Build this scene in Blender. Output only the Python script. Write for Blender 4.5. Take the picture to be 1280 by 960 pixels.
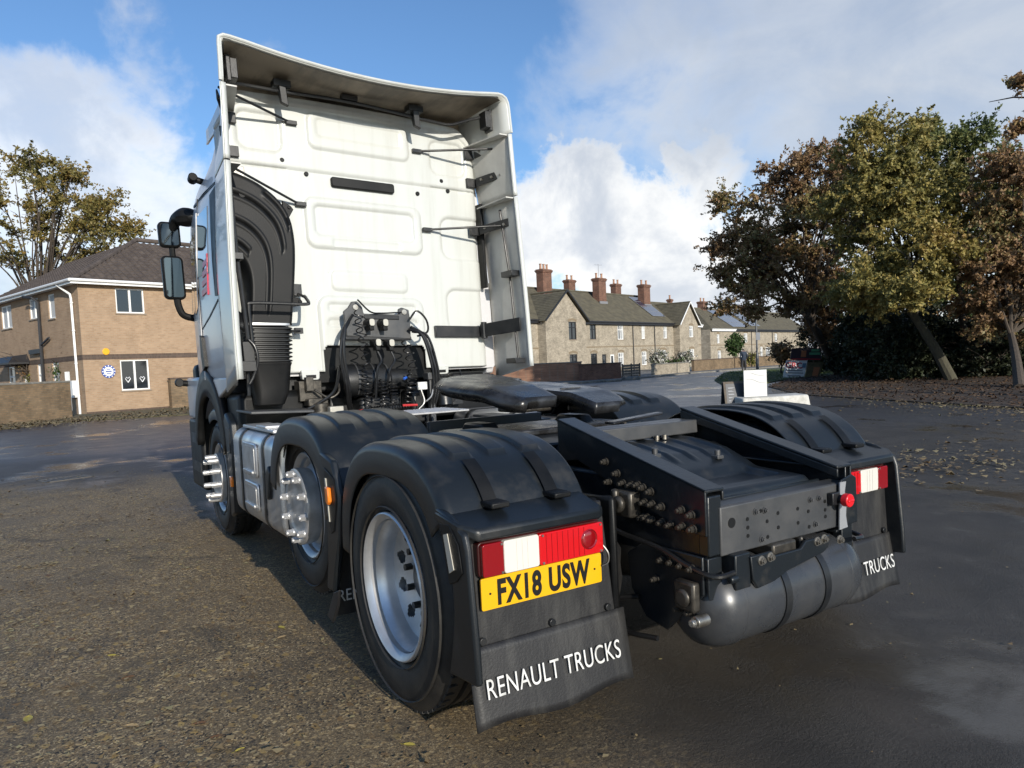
import bpy, bmesh, math, random
import numpy as np
from mathutils import Vector, Matrix
random.seed(7); rng = np.random.default_rng(7)
PI = math.pi; rad = math.radians
for o in list(bpy.data.objects): bpy.data.objects.remove(o)
scene = bpy.context.scene
COL = scene.collection

# ------------------------------------------------------------------ camera
cam_d = bpy.data.cameras.new('camera'); cam = bpy.data.objects.new('camera', cam_d); COL.objects.link(cam)
CAM = Vector((-2.3797, -2.7851, 1.3862)); YAW, PIT, ROL, FPX = -0.56947, -0.05413, -0.04509, 920.18
_r = Vector((math.cos(YAW), math.sin(YAW), 0)); _f = Vector((-math.sin(YAW), math.cos(YAW), 0)); _u = Vector((0, 0, 1))
F3 = _f*math.cos(PIT) + _u*math.sin(PIT); _u2 = _u*math.cos(PIT) - _f*math.sin(PIT)
R3 = _r*math.cos(ROL) + _u2*math.sin(ROL); U3 = _u2*math.cos(ROL) - _r*math.sin(ROL)
cam.matrix_world = Matrix(((R3.x, U3.x, -F3.x, CAM.x), (R3.y, U3.y, -F3.y, CAM.y), (R3.z, U3.z, -F3.z, CAM.z), (0, 0, 0, 1)))
cam_d.sensor_fit = 'HORIZONTAL'; cam_d.sensor_width = 36; cam_d.lens = FPX/1280*36
cam_d.shift_x = -9.57/1280; cam_d.shift_y = 23.76/1280
cam_d.clip_start = .05; cam_d.clip_end = 3000
scene.camera = cam
scene.render.resolution_x = 1024; scene.render.resolution_y = 768
vs = scene.view_settings; vs.view_transform = 'Standard'; vs.look = 'None'; vs.exposure = 0.25; vs.gamma = 1; vs.use_curve_mapping = False
def ray(x, y): return F3 + R3*((x-649.57)/FPX) - U3*((y-503.76)/FPX)
def atd(x, y, d): return CAM + ray(x, y)*d
def gnd(x, y, z=0):
    d = ray(x, y); return CAM + d*((z-CAM.z)/d.z)

# ------------------------------------------------------------------ sky and sun
SUN_EL, SUN_AZ = rad(18), rad(184)
world = bpy.data.worlds.new('World'); scene.world = world; world.use_nodes = True
nt = world.node_tree; N = nt.nodes; L = nt.links; N.clear()
def nd(t, **k):
    n = N.new(t)
    for a, b in k.items(): setattr(n, a, b)
    return n
def mth(op, a, b=None, c=None, clamp=False):
    n = N.new('ShaderNodeMath'); n.operation = op; n.use_clamp = clamp
    for i, v in enumerate((a, b, c)):
        if v is None: continue
        if isinstance(v, (int, float)): n.inputs[i].default_value = v
        else: L.new(v, n.inputs[i])
    return n.outputs[0]
def sstep(v, a, b):
    n = N.new('ShaderNodeMapRange'); n.interpolation_type = 'SMOOTHSTEP'
    L.new(v, n.inputs[0]); n.inputs[1].default_value = a; n.inputs[2].default_value = b
    return n.outputs[0]
sky = nd('ShaderNodeTexSky', sky_type='NISHITA', sun_disc=False, sun_elevation=SUN_EL, sun_rotation=SUN_AZ,
         air_density=1.0, dust_density=0.6, ozone_density=3.5)
tc = nd('ShaderNodeTexCoord'); DIR = tc.outputs['Generated']
sep = nd('ShaderNodeSeparateXYZ'); L.new(DIR, sep.inputs[0])
def noise(vec, scale, detail=6, rough=.55, w=None, dist=0):
    n = nd('ShaderNodeTexNoise'); n.noise_dimensions = '3D'
    L.new(vec, n.inputs['Vector']); n.inputs['Scale'].default_value = scale; n.inputs['Detail'].default_value = detail
    n.inputs['Roughness'].default_value = rough; n.inputs['Distortion'].default_value = dist
    return n.outputs['Fac']
# cloud layer coordinates: a plane far above, so that clouds flatten towards the horizon
zz = mth('ADD', mth('MAXIMUM', sep.outputs[2], 0.0), 0.22)
cmb = nd('ShaderNodeCombineXYZ'); L.new(mth('DIVIDE', sep.outputs[0], zz), cmb.inputs[0]); L.new(mth('DIVIDE', sep.outputs[1], zz), cmb.inputs[1])
n1 = noise(cmb.outputs[0], 1.15, 9, .6, dist=.3)
n2 = noise(DIR, 7.0, 9, .58, dist=.25)
n3 = noise(cmb.outputs[0], 3.0, 8, .62, dist=.6)
wob = mth('MULTIPLY', mth('SUBTRACT', n2, .5), .55)
def bank(px, py, ang, soft):
    """a cloud bank standing in a given compass direction; its edge is broken up by noise"""
    d = ray(px, py).normalized()
    v = nd('ShaderNodeVectorMath', operation='DOT_PRODUCT'); L.new(DIR, v.inputs[0]); v.inputs[1].default_value = d
    a = mth('ARCCOSINE', v.outputs['Value'])
    return sstep(mth('ADD', a, wob), rad(ang+soft), rad(ang-soft))
def vmax(*a):
    r = a[0]
    for b in a[1:]: r = mth('MAXIMUM', r, b)
    return r
cumulus = vmax(bank(790, 330, 9.5, 1.6), bank(690, 290, 4.2, 1.5), bank(880, 240, 4.5, 3), bank(650, 360, 5, 2), bank(930, 330, 6, 3))
soft = vmax(bank(90, 250, 7.5, 3.5), bank(20, 225, 6, 3.5), bank(200, 255, 6, 3), bank(235, 200, 2.5, 2), bank(1080, 330, 12, 4))
grey = vmax(bank(1120, 30, 13, 6), bank(1000, 60, 8, 6), bank(850, 120, 7, 6), bank(1300, -60, 16, 7), bank(1250, 200, 9, 6))
field = sstep(n1, .55, .74)
hazeband = sstep(sep.outputs[2], .16, .0)
fac_soft = vmax(mth('MULTIPLY', soft, mth('MULTIPLY_ADD', n3, .5, .52)), mth('MULTIPLY', grey, mth('MULTIPLY_ADD', n3, .7, .42)), mth('MULTIPLY', field, .4), mth('MULTIPLY', hazeband, .7))
fac = mth('MINIMUM', vmax(fac_soft, mth('MULTIPLY', cumulus, .98)), 1.0)
# cloud shade: grey undersides, white tops
shade = nd('ShaderNodeMixRGB'); L.new(sstep(n2, .36, .58), shade.inputs[0])
shade.inputs[1].default_value = (4.6, 4.9, 5.4, 1); shade.inputs[2].default_value = (7.0, 7.0, 6.9, 1)
gr = nd('ShaderNodeMixRGB'); L.new(mth('MULTIPLY', grey, .75), gr.inputs[0]); L.new(shade.outputs[0], gr.inputs[1]); gr.inputs[2].default_value = (3.5, 3.9, 4.5, 1)
skyc = nd('ShaderNodeMixRGB', blend_type='MULTIPLY'); skyc.inputs[0].default_value = 1; L.new(sky.outputs[0], skyc.inputs[1]); skyc.inputs[2].default_value = (.86, .98, 1.08, 1)
mix = nd('ShaderNodeMixRGB'); L.new(fac, mix.inputs[0]); L.new(skyc.outputs[0], mix.inputs[1]); L.new(gr.outputs[0], mix.inputs[2])
bg = nd('ShaderNodeBackground'); L.new(mix.outputs[0], bg.inputs[0]); bg.inputs[1].default_value = .13
out = nd('ShaderNodeOutputWorld'); L.new(bg.outputs[0], out.inputs[0])

sun_d = bpy.data.lights.new('sun', 'SUN'); sun_d.energy = 4.4; sun_d.angle = rad(.55); sun_d.color = (1, .93, .82)
sun = bpy.data.objects.new('sun', sun_d); COL.objects.link(sun); sun.location = (0, -30, 20)
sun.rotation_euler = Vector((math.sin(SUN_AZ)*math.cos(SUN_EL), math.cos(SUN_AZ)*math.cos(SUN_EL), math.sin(SUN_EL))).to_track_quat('Z', 'Y').to_euler()

# ------------------------------------------------------------------ material helper
def material(name, col, rough=.5, metal=0., col2=None, vs_=4., vlo=.35, vhi=.65, bump=0., bs=40., rvar=0., stretch=None, coat=0., spec=.5, alpha=None, trans=0.):
    m = bpy.data.materials.new(name); m.use_nodes = True
    t = m.node_tree; b = t.nodes['Principled BSDF']
    b.inputs['Base Color'].default_value = (*col, 1); b.inputs['Roughness'].default_value = rough; b.inputs['Metallic'].default_value = metal
    b.inputs['Specular IOR Level'].default_value = spec
    if coat: b.inputs['Coat Weight'].default_value = coat; b.inputs['Coat Roughness'].default_value = .04
    if trans: b.inputs['Transmission Weight'].default_value = trans
    co = t.nodes.new('ShaderNodeTexCoord').outputs['Object']
    if stretch:
        mp = t.nodes.new('ShaderNodeMapping'); mp.inputs['Scale'].default_value = stretch; t.links.new(co, mp.inputs[0]); co2 = mp.outputs[0]
    else: co2 = co
    if col2 is not None or rvar:
        n = t.nodes.new('ShaderNodeTexNoise'); t.links.new(co2, n.inputs[0]); n.inputs['Scale'].default_value = vs_; n.inputs['Detail'].default_value = 8; n.inputs['Roughness'].default_value = .62
        r = t.nodes.new('ShaderNodeMapRange'); t.links.new(n.outputs[0], r.inputs[0]); r.inputs[1].default_value = vlo; r.inputs[2].default_value = vhi
        if col2 is not None:
            x = t.nodes.new('ShaderNodeMixRGB'); t.links.new(r.outputs[0], x.inputs[0]); x.inputs[1].default_value = (*col, 1); x.inputs[2].default_value = (*col2, 1)
            t.links.new(x.outputs[0], b.inputs['Base Color'])
        if rvar:
            y = t.nodes.new('ShaderNodeMath'); y.operation = 'MULTIPLY_ADD'; t.links.new(r.outputs[0], y.inputs[0]); y.inputs[1].default_value = rvar; y.inputs[2].default_value = rough
            t.links.new(y.outputs[0], b.inputs['Roughness'])
    if bump:
        n = t.nodes.new('ShaderNodeTexNoise'); t.links.new(co, n.inputs[0]); n.inputs['Scale'].default_value = bs; n.inputs['Detail'].default_value = 6
        p = t.nodes.new('ShaderNodeBump'); p.inputs['Strength'].default_value = bump; p.inputs['Distance'].default_value = .01
        t.links.new(n.outputs[0], p.inputs['Height']); t.links.new(p.outputs[0], b.inputs['Normal'])
    return m
MT = {}
def mk(k, *a, **kw): MT[k] = material(k, *a, **kw)
mk('white_paint', (.51, .525, .50), .28, col2=(.40, .40, .365), vs_=1.6, vlo=.48, vhi=.86, coat=.4, rvar=.2, stretch=(5, 1, .45))
mk('side_paint', (.56, .56, .57), .30, col2=(.50, .50, .51), vs_=2.5, coat=.35)
mk('inner_white', (.52, .515, .48), .42, col2=(.42, .41, .38), vs_=5)
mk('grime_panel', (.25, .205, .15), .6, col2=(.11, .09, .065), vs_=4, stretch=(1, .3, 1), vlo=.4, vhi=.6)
mk('black_plastic', (.0055, .006, .0065), .42, col2=(.013, .013, .013), vs_=5, vlo=.42, vhi=.75, bump=.06, bs=220, rvar=.12, spec=.22)
mk('guard_plastic', (.008, .0105, .013), .36, col2=(.040, .038, .034), vs_=5.5, vlo=.54, vhi=.86, bump=.08, bs=260, rvar=.2)
mk('flap_rubber', (.012, .012, .013), .5, col2=(.050, .049, .046), vs_=5, stretch=(2.6, 1, .55), vlo=.45, vhi=.8, bump=.12, bs=120)
mk('black_steel', (.007, .008, .0095), .32, col2=(.014, .0145, .015), vs_=7, bump=.06, bs=90, rvar=.18)
mk('chassis_paint', (.008, .0105, .013), .34, col2=(.040, .036, .030), vs_=7, vlo=.54, vhi=.82, bump=.08, bs=70, rvar=.2)
mk('grey_steel', (.050, .053, .057), .36, .2, col2=(.075, .075, .075), vs_=6, bump=.05, bs=80, rvar=.15)
mk('tank_paint', (.042, .045, .050), .27, .2, col2=(.070, .070, .070), vs_=5, vlo=.45, vhi=.8, rvar=.2)
mk('zinc', (.42, .41, .38), .38, .85, col2=(.20, .18, .15), vs_=22)
mk('oily_zinc', (.10, .09, .075), .42, .6, col2=(.03, .028, .025), vs_=18)
mk('galv', (.66, .67, .68), .32, .72, col2=(.48, .49, .50), vs_=6, rvar=.15)
mk('alu', (.66, .67, .68), .27, .9, col2=(.48, .48, .49), vs_=5, stretch=(1, 1, .25), bump=.03, bs=60, rvar=.18)
mk('alu_dull', (.50, .50, .50), .42, .6, col2=(.34, .33, .31), vs_=9, bump=.08, bs=60)
mk('bright', (.62, .62, .62), .34, .7)
mk('chequer', (.55, .55, .55), .5, .5, col2=(.42, .42, .42), vs_=14)
mk('tyre_rubber', (.008, .008, .0085), .6, col2=(.030, .027, .022), vs_=7, bump=.12, bs=80)
mk('hose', (.006, .006, .0065), .33, col2=(.012, .012, .012), vs_=15)
mk('grease_steel', (.026, .025, .024), .26, .5, col2=(.075, .080, .090), vs_=7, vlo=.45, vhi=.7, bump=.12, bs=40, rvar=.25)
mk('grease', (.022, .020, .018), .33, .2, col2=(.06, .053, .042), vs_=18, bump=.8, bs=30)
mk('red_lens', (.50, .004, .006), .10, coat=1., spec=.7)
mk('dark_red_lens', (.20, .003, .005), .12, coat=1.)
mk('white_lens', (.60, .58, .53), .14, coat=.8)
mk('lamp_back', (.03, .004, .004), .4)
mk('amber', (.75, .20, .02), .15, coat=.8)
mk('reflector', (.48, .46, .40), .3, .2)
mk('yellow_plate', (.66, .36, .005), .32, coat=.3)
mk('ink', (.006, .006, .006), .4)
mk('letter_white', (.62, .62, .60), .55, col2=(.34, .34, .32), vs_=22, vlo=.45, vhi=.75)
mk('red_plastic', (.60, .012, .018), .3)
mk('sticker_red', (.50, .03, .06), .3)
mk('glass_dark', (.010, .013, .015), .03, spec=.9, coat=1.)
mk('mirror', (.10, .12, .13), .04, 1.)
mk('blue_bit', (.02, .10, .45), .4)
mk('cable_red', (.45, .03, .03), .4)

# ------------------------------------------------------------------ mesh helpers
class MB:
    def __init__(s): s.v = []; s.f = []
    def add(s, v, f):
        k = len(s.v); s.v += [tuple(p) for p in v]; s.f += [tuple(i+k for i in q) for q in f]; return s
    def hexa(s, p):
        return s.add(p, [(0, 3, 2, 1), (4, 5, 6, 7), (0, 1, 5, 4), (1, 2, 6, 5), (2, 3, 7, 6), (3, 0, 4, 7)])
    def box(s, x0, x1, y0, y1, z0, z1, m=None):
        p = [Vector(q) for q in ((x0, y0, z0), (x1, y0, z0), (x1, y1, z0), (x0, y1, z0), (x0, y0, z1), (x1, y0, z1), (x1, y1, z1), (x0, y1, z1))]
        if m: p = [m @ q for q in p]
        return s.hexa(p)
    def ring(s, p0, p1, r0, r1=None, n=16, caps=True):
        p0 = Vector(p0); p1 = Vector(p1); r1 = r0 if r1 is None else r1
        d = (p1-p0).normalized(); a = d.orthogonal().normalized(); b = d.cross(a)
        v = [p0+(a*math.cos(2*PI*i/n)+b*math.sin(2*PI*i/n))*r0 for i in range(n)] + [p1+(a*math.cos(2*PI*i/n)+b*math.sin(2*PI*i/n))*r1 for i in range(n)]
        f = [(i, (i+1) % n, n+(i+1) % n, n+i) for i in range(n)]
        if caps: f += [tuple(range(n-1, -1, -1)), tuple(range(n, 2*n))]
        return s.add(v, f)
    def tube(s, pts, r, n=8, caps=True):
        P = [Vector(p) for p in pts]; v = []; up = None
        for i, p in enumerate(P):
            t = (P[min(i+1, len(P)-1)]-P[max(i-1, 0)]).normalized()
            if up is None: up = t.orthogonal().normalized()
            up = (up-t*up.dot(t)); up = up.normalized() if up.length > 1e-6 else t.orthogonal().normalized()
            b = t.cross(up); rr = r[i] if isinstance(r, (list, tuple)) else r
            v += [p+(up*math.cos(2*PI*k/n)+b*math.sin(2*PI*k/n))*rr for k in range(n)]
        f = [(i*n+k, i*n+(k+1) % n, (i+1)*n+(k+1) % n, (i+1)*n+k) for i in range(len(P)-1) for k in range(n)]
        if caps: f += [tuple(range(n-1, -1, -1)), tuple(range((len(P)-1)*n, len(P)*n))]
        return s.add(v, f)
    def lathe(s, prof, o, d, n=48, closed=False):
        o = Vector(o); d = Vector(d).normalized(); a = d.orthogonal().normalized(); b = d.cross(a)
        v = [o+d*t+(a*math.cos(2*PI*k/n)+b*math.sin(2*PI*k/n))*r for r, t in prof for k in range(n)]
        m = len(prof); f = []
        for i in range(m if closed else m-1):
            j = (i+1) % m
            f += [(i*n+k, i*n+(k+1) % n, j*n+(k+1) % n, j*n+k) for k in range(n)]
        return s.add(v, f)
    def prism(s, poly, ax, d0, d1):
        """poly of 2-D points extruded along axis ax ('x': (y,z), 'y': (x,z), 'z': (x,y))"""
        mkp = {'x': lambda a, b, d: (d, a, b), 'y': lambda a, b, d: (a, d, b), 'z': lambda a, b, d: (a, b, d)}[ax]
        n = len(poly); v = [mkp(a, b, d0) for a, b in poly]+[mkp(a, b, d1) for a, b in poly]
        f = [(i, (i+1) % n, n+(i+1) % n, n+i) for i in range(n)]+[tuple(range(n-1, -1, -1)), tuple(range(n, 2*n))]
        return s.add(v, f)
    def grid(s, fn, nu, nv, skip=None):
        v = [fn(i/nu, j/nv) for j in range(nv+1) for i in range(nu+1)]
        f = [(j*(nu+1)+i, j*(nu+1)+i+1, (j+1)*(nu+1)+i+1, (j+1)*(nu+1)+i) for j in range(nv) for i in range(nu) if not (skip and skip((i+.5)/nu, (j+.5)/nv))]
        return s.add(v, f)
    def ball(s, c, r, n=12, m=8):
        c = Vector(c); rr = r if isinstance(r, (tuple, list)) else (r, r, r)
        v = [c+Vector((rr[0]*math.sin(PI*(j+.02)/(m+.04))*math.cos(2*PI*i/n), rr[1]*math.sin(PI*(j+.02)/(m+.04))*math.sin(2*PI*i/n), rr[2]*math.cos(PI*j/m))) for j in range(m+1) for i in range(n)]
        return s.add(v, [(j*n+i, j*n+(i+1) % n, (j+1)*n+(i+1) % n, (j+1)*n+i) for j in range(m) for i in range(n)])
    def mesh(s, name, mat, smooth=35, recalc=True):
        me = bpy.data.meshes.new(name); me.from_pydata(s.v, [], s.f)
        if recalc:
            bm = bmesh.new(); bm.from_mesh(me); bmesh.ops.recalc_face_normals(bm, faces=bm.faces); bm.to_mesh(me); bm.free()
        if smooth:
            me.polygons.foreach_set('use_smooth', [True]*len(me.polygons)); me.set_sharp_from_angle(angle=rad(smooth))
        me.materials.append(MT[mat] if isinstance(mat, str) else mat); return me
    def build(s, name, mat, parent=None, smooth=35, bevel=0., solid=0., recalc=True, segs=2):
        return link(name, s.mesh(name, mat, smooth, recalc), parent, bevel, solid, segs)
def link(name, me, parent=None, bevel=0., solid=0., segs=2):
    o = bpy.data.objects.new(name, me); COL.objects.link(o)
    if parent: o.parent = parent
    if solid:
        m = o.modifiers.new('solid', 'SOLIDIFY'); m.thickness = abs(solid); m.offset = -1 if solid > 0 else 1
    if bevel:
        m = o.modifiers.new('bevel', 'BEVEL'); m.width = bevel; m.segments = segs; m.limit_method = 'ANGLE'; m.angle_limit = rad(40); m.harden_normals = False
    return o
def tag(o, label=None, cat=None, group=None, kind=None):
    for k, v in (('label', label), ('category', cat), ('group', group), ('kind', kind)):
        if v: o[k] = v
    return o
def thing(name, label, cat, loc=(0, 0, 0), rz=0, group=None):
    o = bpy.data.objects.new(name, None); COL.objects.link(o); o.location = loc; o.rotation_euler = (0, 0, rz); o.empty_display_size = .2
    return tag(o, label, cat, group)
def copy_tree(o, parent=None):
    c = o.copy(); COL.objects.link(c)
    if parent: c.parent = parent
    for ch in list(o.children): copy_tree(ch, c)
    return c
def text_mesh(name, body, mat, size, o, ux, uy, parent=None, xs=1., bold=0., ext=.0015, align='LEFT', space=1.):
    """lettering as a mesh; o = origin, ux / uy = unit vectors of the writing plane"""
    cu = bpy.data.curves.new(name, 'FONT'); cu.body = body; cu.size = size; cu.offset = bold; cu.extrude = ext; cu.align_x = align; cu.space_character = space
    t = bpy.data.objects.new('tmp', cu); COL.objects.link(t)
    dg = bpy.context.evaluated_depsgraph_get(); dg.update(); me = bpy.data.meshes.new_from_object(t.evaluated_get(dg)); bpy.data.objects.remove(t)
    ux = Vector(ux).normalized(); uy = Vector(uy).normalized(); n = ux.cross(uy); o = Vector(o)
    for v in me.vertices: v.co = o+ux*v.co.x*xs+uy*v.co.y+n*v.co.z
    me.materials.clear(); me.materials.append(MT[mat]); me.name = name
    return link(name, me, parent)
def rrect(x0, x1, z0, z1, r, n=5):
    out = []
    for cx, cz, a in ((x1-r, z1-r, 0), (x0+r, z1-r, 90), (x0+r, z0+r, 180), (x1-r, z0+r, 270)):
        for k in range(n+1): t = rad(a+90*k/n); out.append((cx+r*math.cos(t), cz+r*math.sin(t)))
    return out
def lerp(a, b, t): return a+(b-a)*t
def ss(a, b, x):
    t = min(1, max(0, (x-a)/(b-a))) if b != a else float(x > a); return t*t*(3-2*t)
def interp(tab, x):
    for (x0, y0), (x1, y1) in zip(tab, tab[1:]):
        if x <= x1: return lerp(y0, y1, max(0, (x-x0)/(x1-x0)))
    return tab[-1][1]
def bez(pts, n=16):
    """smooth curve through points (Catmull-Rom)"""
    P = [Vector(p) for p in pts]; P = [P[0]*2-P[1]]+P+[P[-1]*2-P[-2]]; out = []
    for i in range(1, len(P)-2):
        for k in range(n):
            t = k/n; a, b, c, d = P[i-1:i+3]
            out.append(.5*((2*b)+(c-a)*t+(2*a-5*b+4*c-d)*t*t+(3*b-a-3*c+d)*t**3))
    return out+[P[-2]]
# ================================================================== the tractor unit
T = thing('tractor_unit', 'white articulated lorry tractor unit with black chassis, seen from behind', 'lorry')
def P(mb, name, mat, parent=None, **k): return mb.build(name, mat, parent or T, **k)

# ---- cab shell
def cab_w(y): return interp([(3.2, 1.195), (3.27, 1.2), (3.5, 1.2), (4.2, 1.195), (4.9, 1.13), (5.2, 1.06), (5.38, .92), (5.46, .72)], y)
def cab_ring(y):
    w = cab_w(y); z0 = 1.36; zt = interp([(3.2, 3.56), (4.2, 3.62), (4.8, 3.5), (5.2, 3.1), (5.46, 2.7)], y); k = zt-.0
    half = [(0, z0), (w*.5, z0), (w-.02, z0), (w, z0+.03)]
    for z in (1.7, 2.1, 2.5, 2.8, 3.0): half.append((w*(1-.075*ss(1.9, 3.5, z))*(1-.10*max(0, y-2.9)*ss(2.9, 3.3, z)), min(z, k-.45)))
    wx = w*.93*(1-.13*max(0, min(1.6, y-2.9)))
    cr = interp([(3.2, .16), (3.5, .30), (4.2, .42)], y)
    for a in (0, 20, 40, 60, 80, 90): half.append((wx-cr+cr*math.cos(rad(a)), k-cr+cr*math.sin(rad(a))))
    half.append((0, k+.02))
    return half
mb = MB(); ys = [3.2, 3.23, 3.27, 3.4, 3.6, 3.85, 4.1, 4.4, 4.7, 4.95, 5.1, 5.2, 5.3, 5.38, 5.43, 5.46]
rings = []
for y in ys:
    h = cab_ring(y); rings.append([(x, y, z) for x, z in h]+[(-x, y, z) for x, z in h[-2:0:-1]])
n = len(rings[0]); v = [p for r in rings for p in r]
f = [(i*n+k, i*n+(k+1) % n, (i+1)*n+(k+1) % n, (i+1)*n+k) for i in range(len(ys)-1) for k in range(n)]+[tuple(range((len(ys)-1)*n, len(ys)*n)), tuple(range(n))]
mb.add(v, f)
CAB = P(mb, 'cab', 'side_paint', smooth=50)
# ---- rear wall with its pressed panels
def sdr(x, z, x0, x1, z0, z1, r):
    qx = abs(x-(x0+x1)/2)-(x1-x0)/2+r; qz = abs(z-(z0+z1)/2)-(z1-z0)/2+r
    return math.hypot(max(qx, 0), max(qz, 0))+min(max(qx, qz), 0)-r
EMB = [(-.43, .43, 3.18, 3.45, .06, -.010, .024), (-.37, .37, 3.27, 3.42, .04, .005, .02),
       (-.50, .50, 2.39, 2.78, .07, -.012, .024), (-.44, .44, 2.48, 2.73, .05, .010, .022), (-.30, .30, 2.40, 2.47, .02, .006, .015),
       (-.33, .33, 2.05, 2.20, .04, -.008, .02), (-.46, .46, 1.30, 1.99, .09, -.014, .022), (-.39, .39, 1.86, 1.94, .03, .007, .014), (-.40, .40, 1.74, 1.81, .03, .007, .014)]
for s in (-1, 1):
    for a, b, z0, z1, r, am, wd in ((.64, .99, 3.10, 3.40, .08, .010, .022), (.70, 1.2, 2.36, 2.74, .10, .012, .024), (.71, 1.2, 1.72, 2.10, .10, .012, .024)):
        EMB.append((a, b, z0, z1, r, am, wd) if s > 0 else (-b, -a, z0, z1, r, am, wd))
def wall_top(x):
    a = abs(x); return 3.552-.028*(a/1.0)**2-(.0 if a < .86 else .26*((a-.86)/.26)**2.2)
NX, NZ = 188, 190
def wall_pt(u, v):
    x = lerp(-1.12, 1.12, u); z = lerp(1.385, 2.9, v/.7) if v < .7 else lerp(2.9, wall_top(x), (v-.7)/.3)
    y = 3.15
    for e in EMB:
        d = sdr(x, z, *e[:5])
        if d < e[6]: y += 1.7*e[5]*(1-ss(-e[6]*.5, e[6]*.5, d))
    y += .012*math.exp(-((z-2.99)/.009)**2)+(.012 if z < 2.99 else 0)
    y += .085*max(0, (abs(x)-1.035)/.085)**2.0
    if v > .97: y -= .014*ss(.97, .98, v)
    return (x, y, z)
mb = MB(); mb.grid(wall_pt, NX, NZ, skip=lambda u, v: v < .7 and abs(lerp(-1.12, 1.12, u)) < .452-.10*max(0, (lerp(1.385, 2.9, v/.7)-1.50)/.1)**4*.5+.02*(1.58-lerp(1.385, 2.9, v/.7)) and lerp(1.385, 2.9, v/.7) < 1.585)
WALL = P(mb, 'rear_wall', 'white_paint', smooth=60, recalc=False)
WALL.modifiers.new('solid', 'SOLIDIFY').thickness = .012; WALL.modifiers['solid'].offset = 1
mb = MB(); mb.box(-.52, .52, 3.182, 3.196, 1.3, 1.64); P(mb, 'cab_recess', 'black_plastic')  # flat black sheet stands in for the dark inside of the cut-out
for x, z in ((-.585, 1.37), (.585, 1.365)):
    mb = MB(); mb.prism([(x-.075, z+.03), (x+.075, z+.03), (x+.07, z-.035), (x+.055, z-.045), (x-.055, z-.045), (x-.07, z-.035)], 'y', 3.11, 3.17)
    t_ = P(mb, 'jacking_lug', 'white_paint', bevel=.006); mb = MB(); mb.box(x-.04, x+.04, 3.104, 3.112, z-.03, z-.005); P(mb, 'lug_slot', 'black_plastic', t_)
mb = MB(); mb.prism(rrect(-.275, .275, 2.885, 2.965, .02), 'y', 3.118, 3.165); P(mb, 'grab_panel', 'black_plastic', bevel=.008)
for x, z in ((-.655, 3.05), (-.47, 2.965), (.50, 2.915), (.80, 2.97), (.74, 3.05)):
    mb = MB(); mb.ring((x, 3.135, z), (x, 3.17, z), .018, n=14); P(mb, 'wall_plug', 'black_plastic', bevel=.004)
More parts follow.
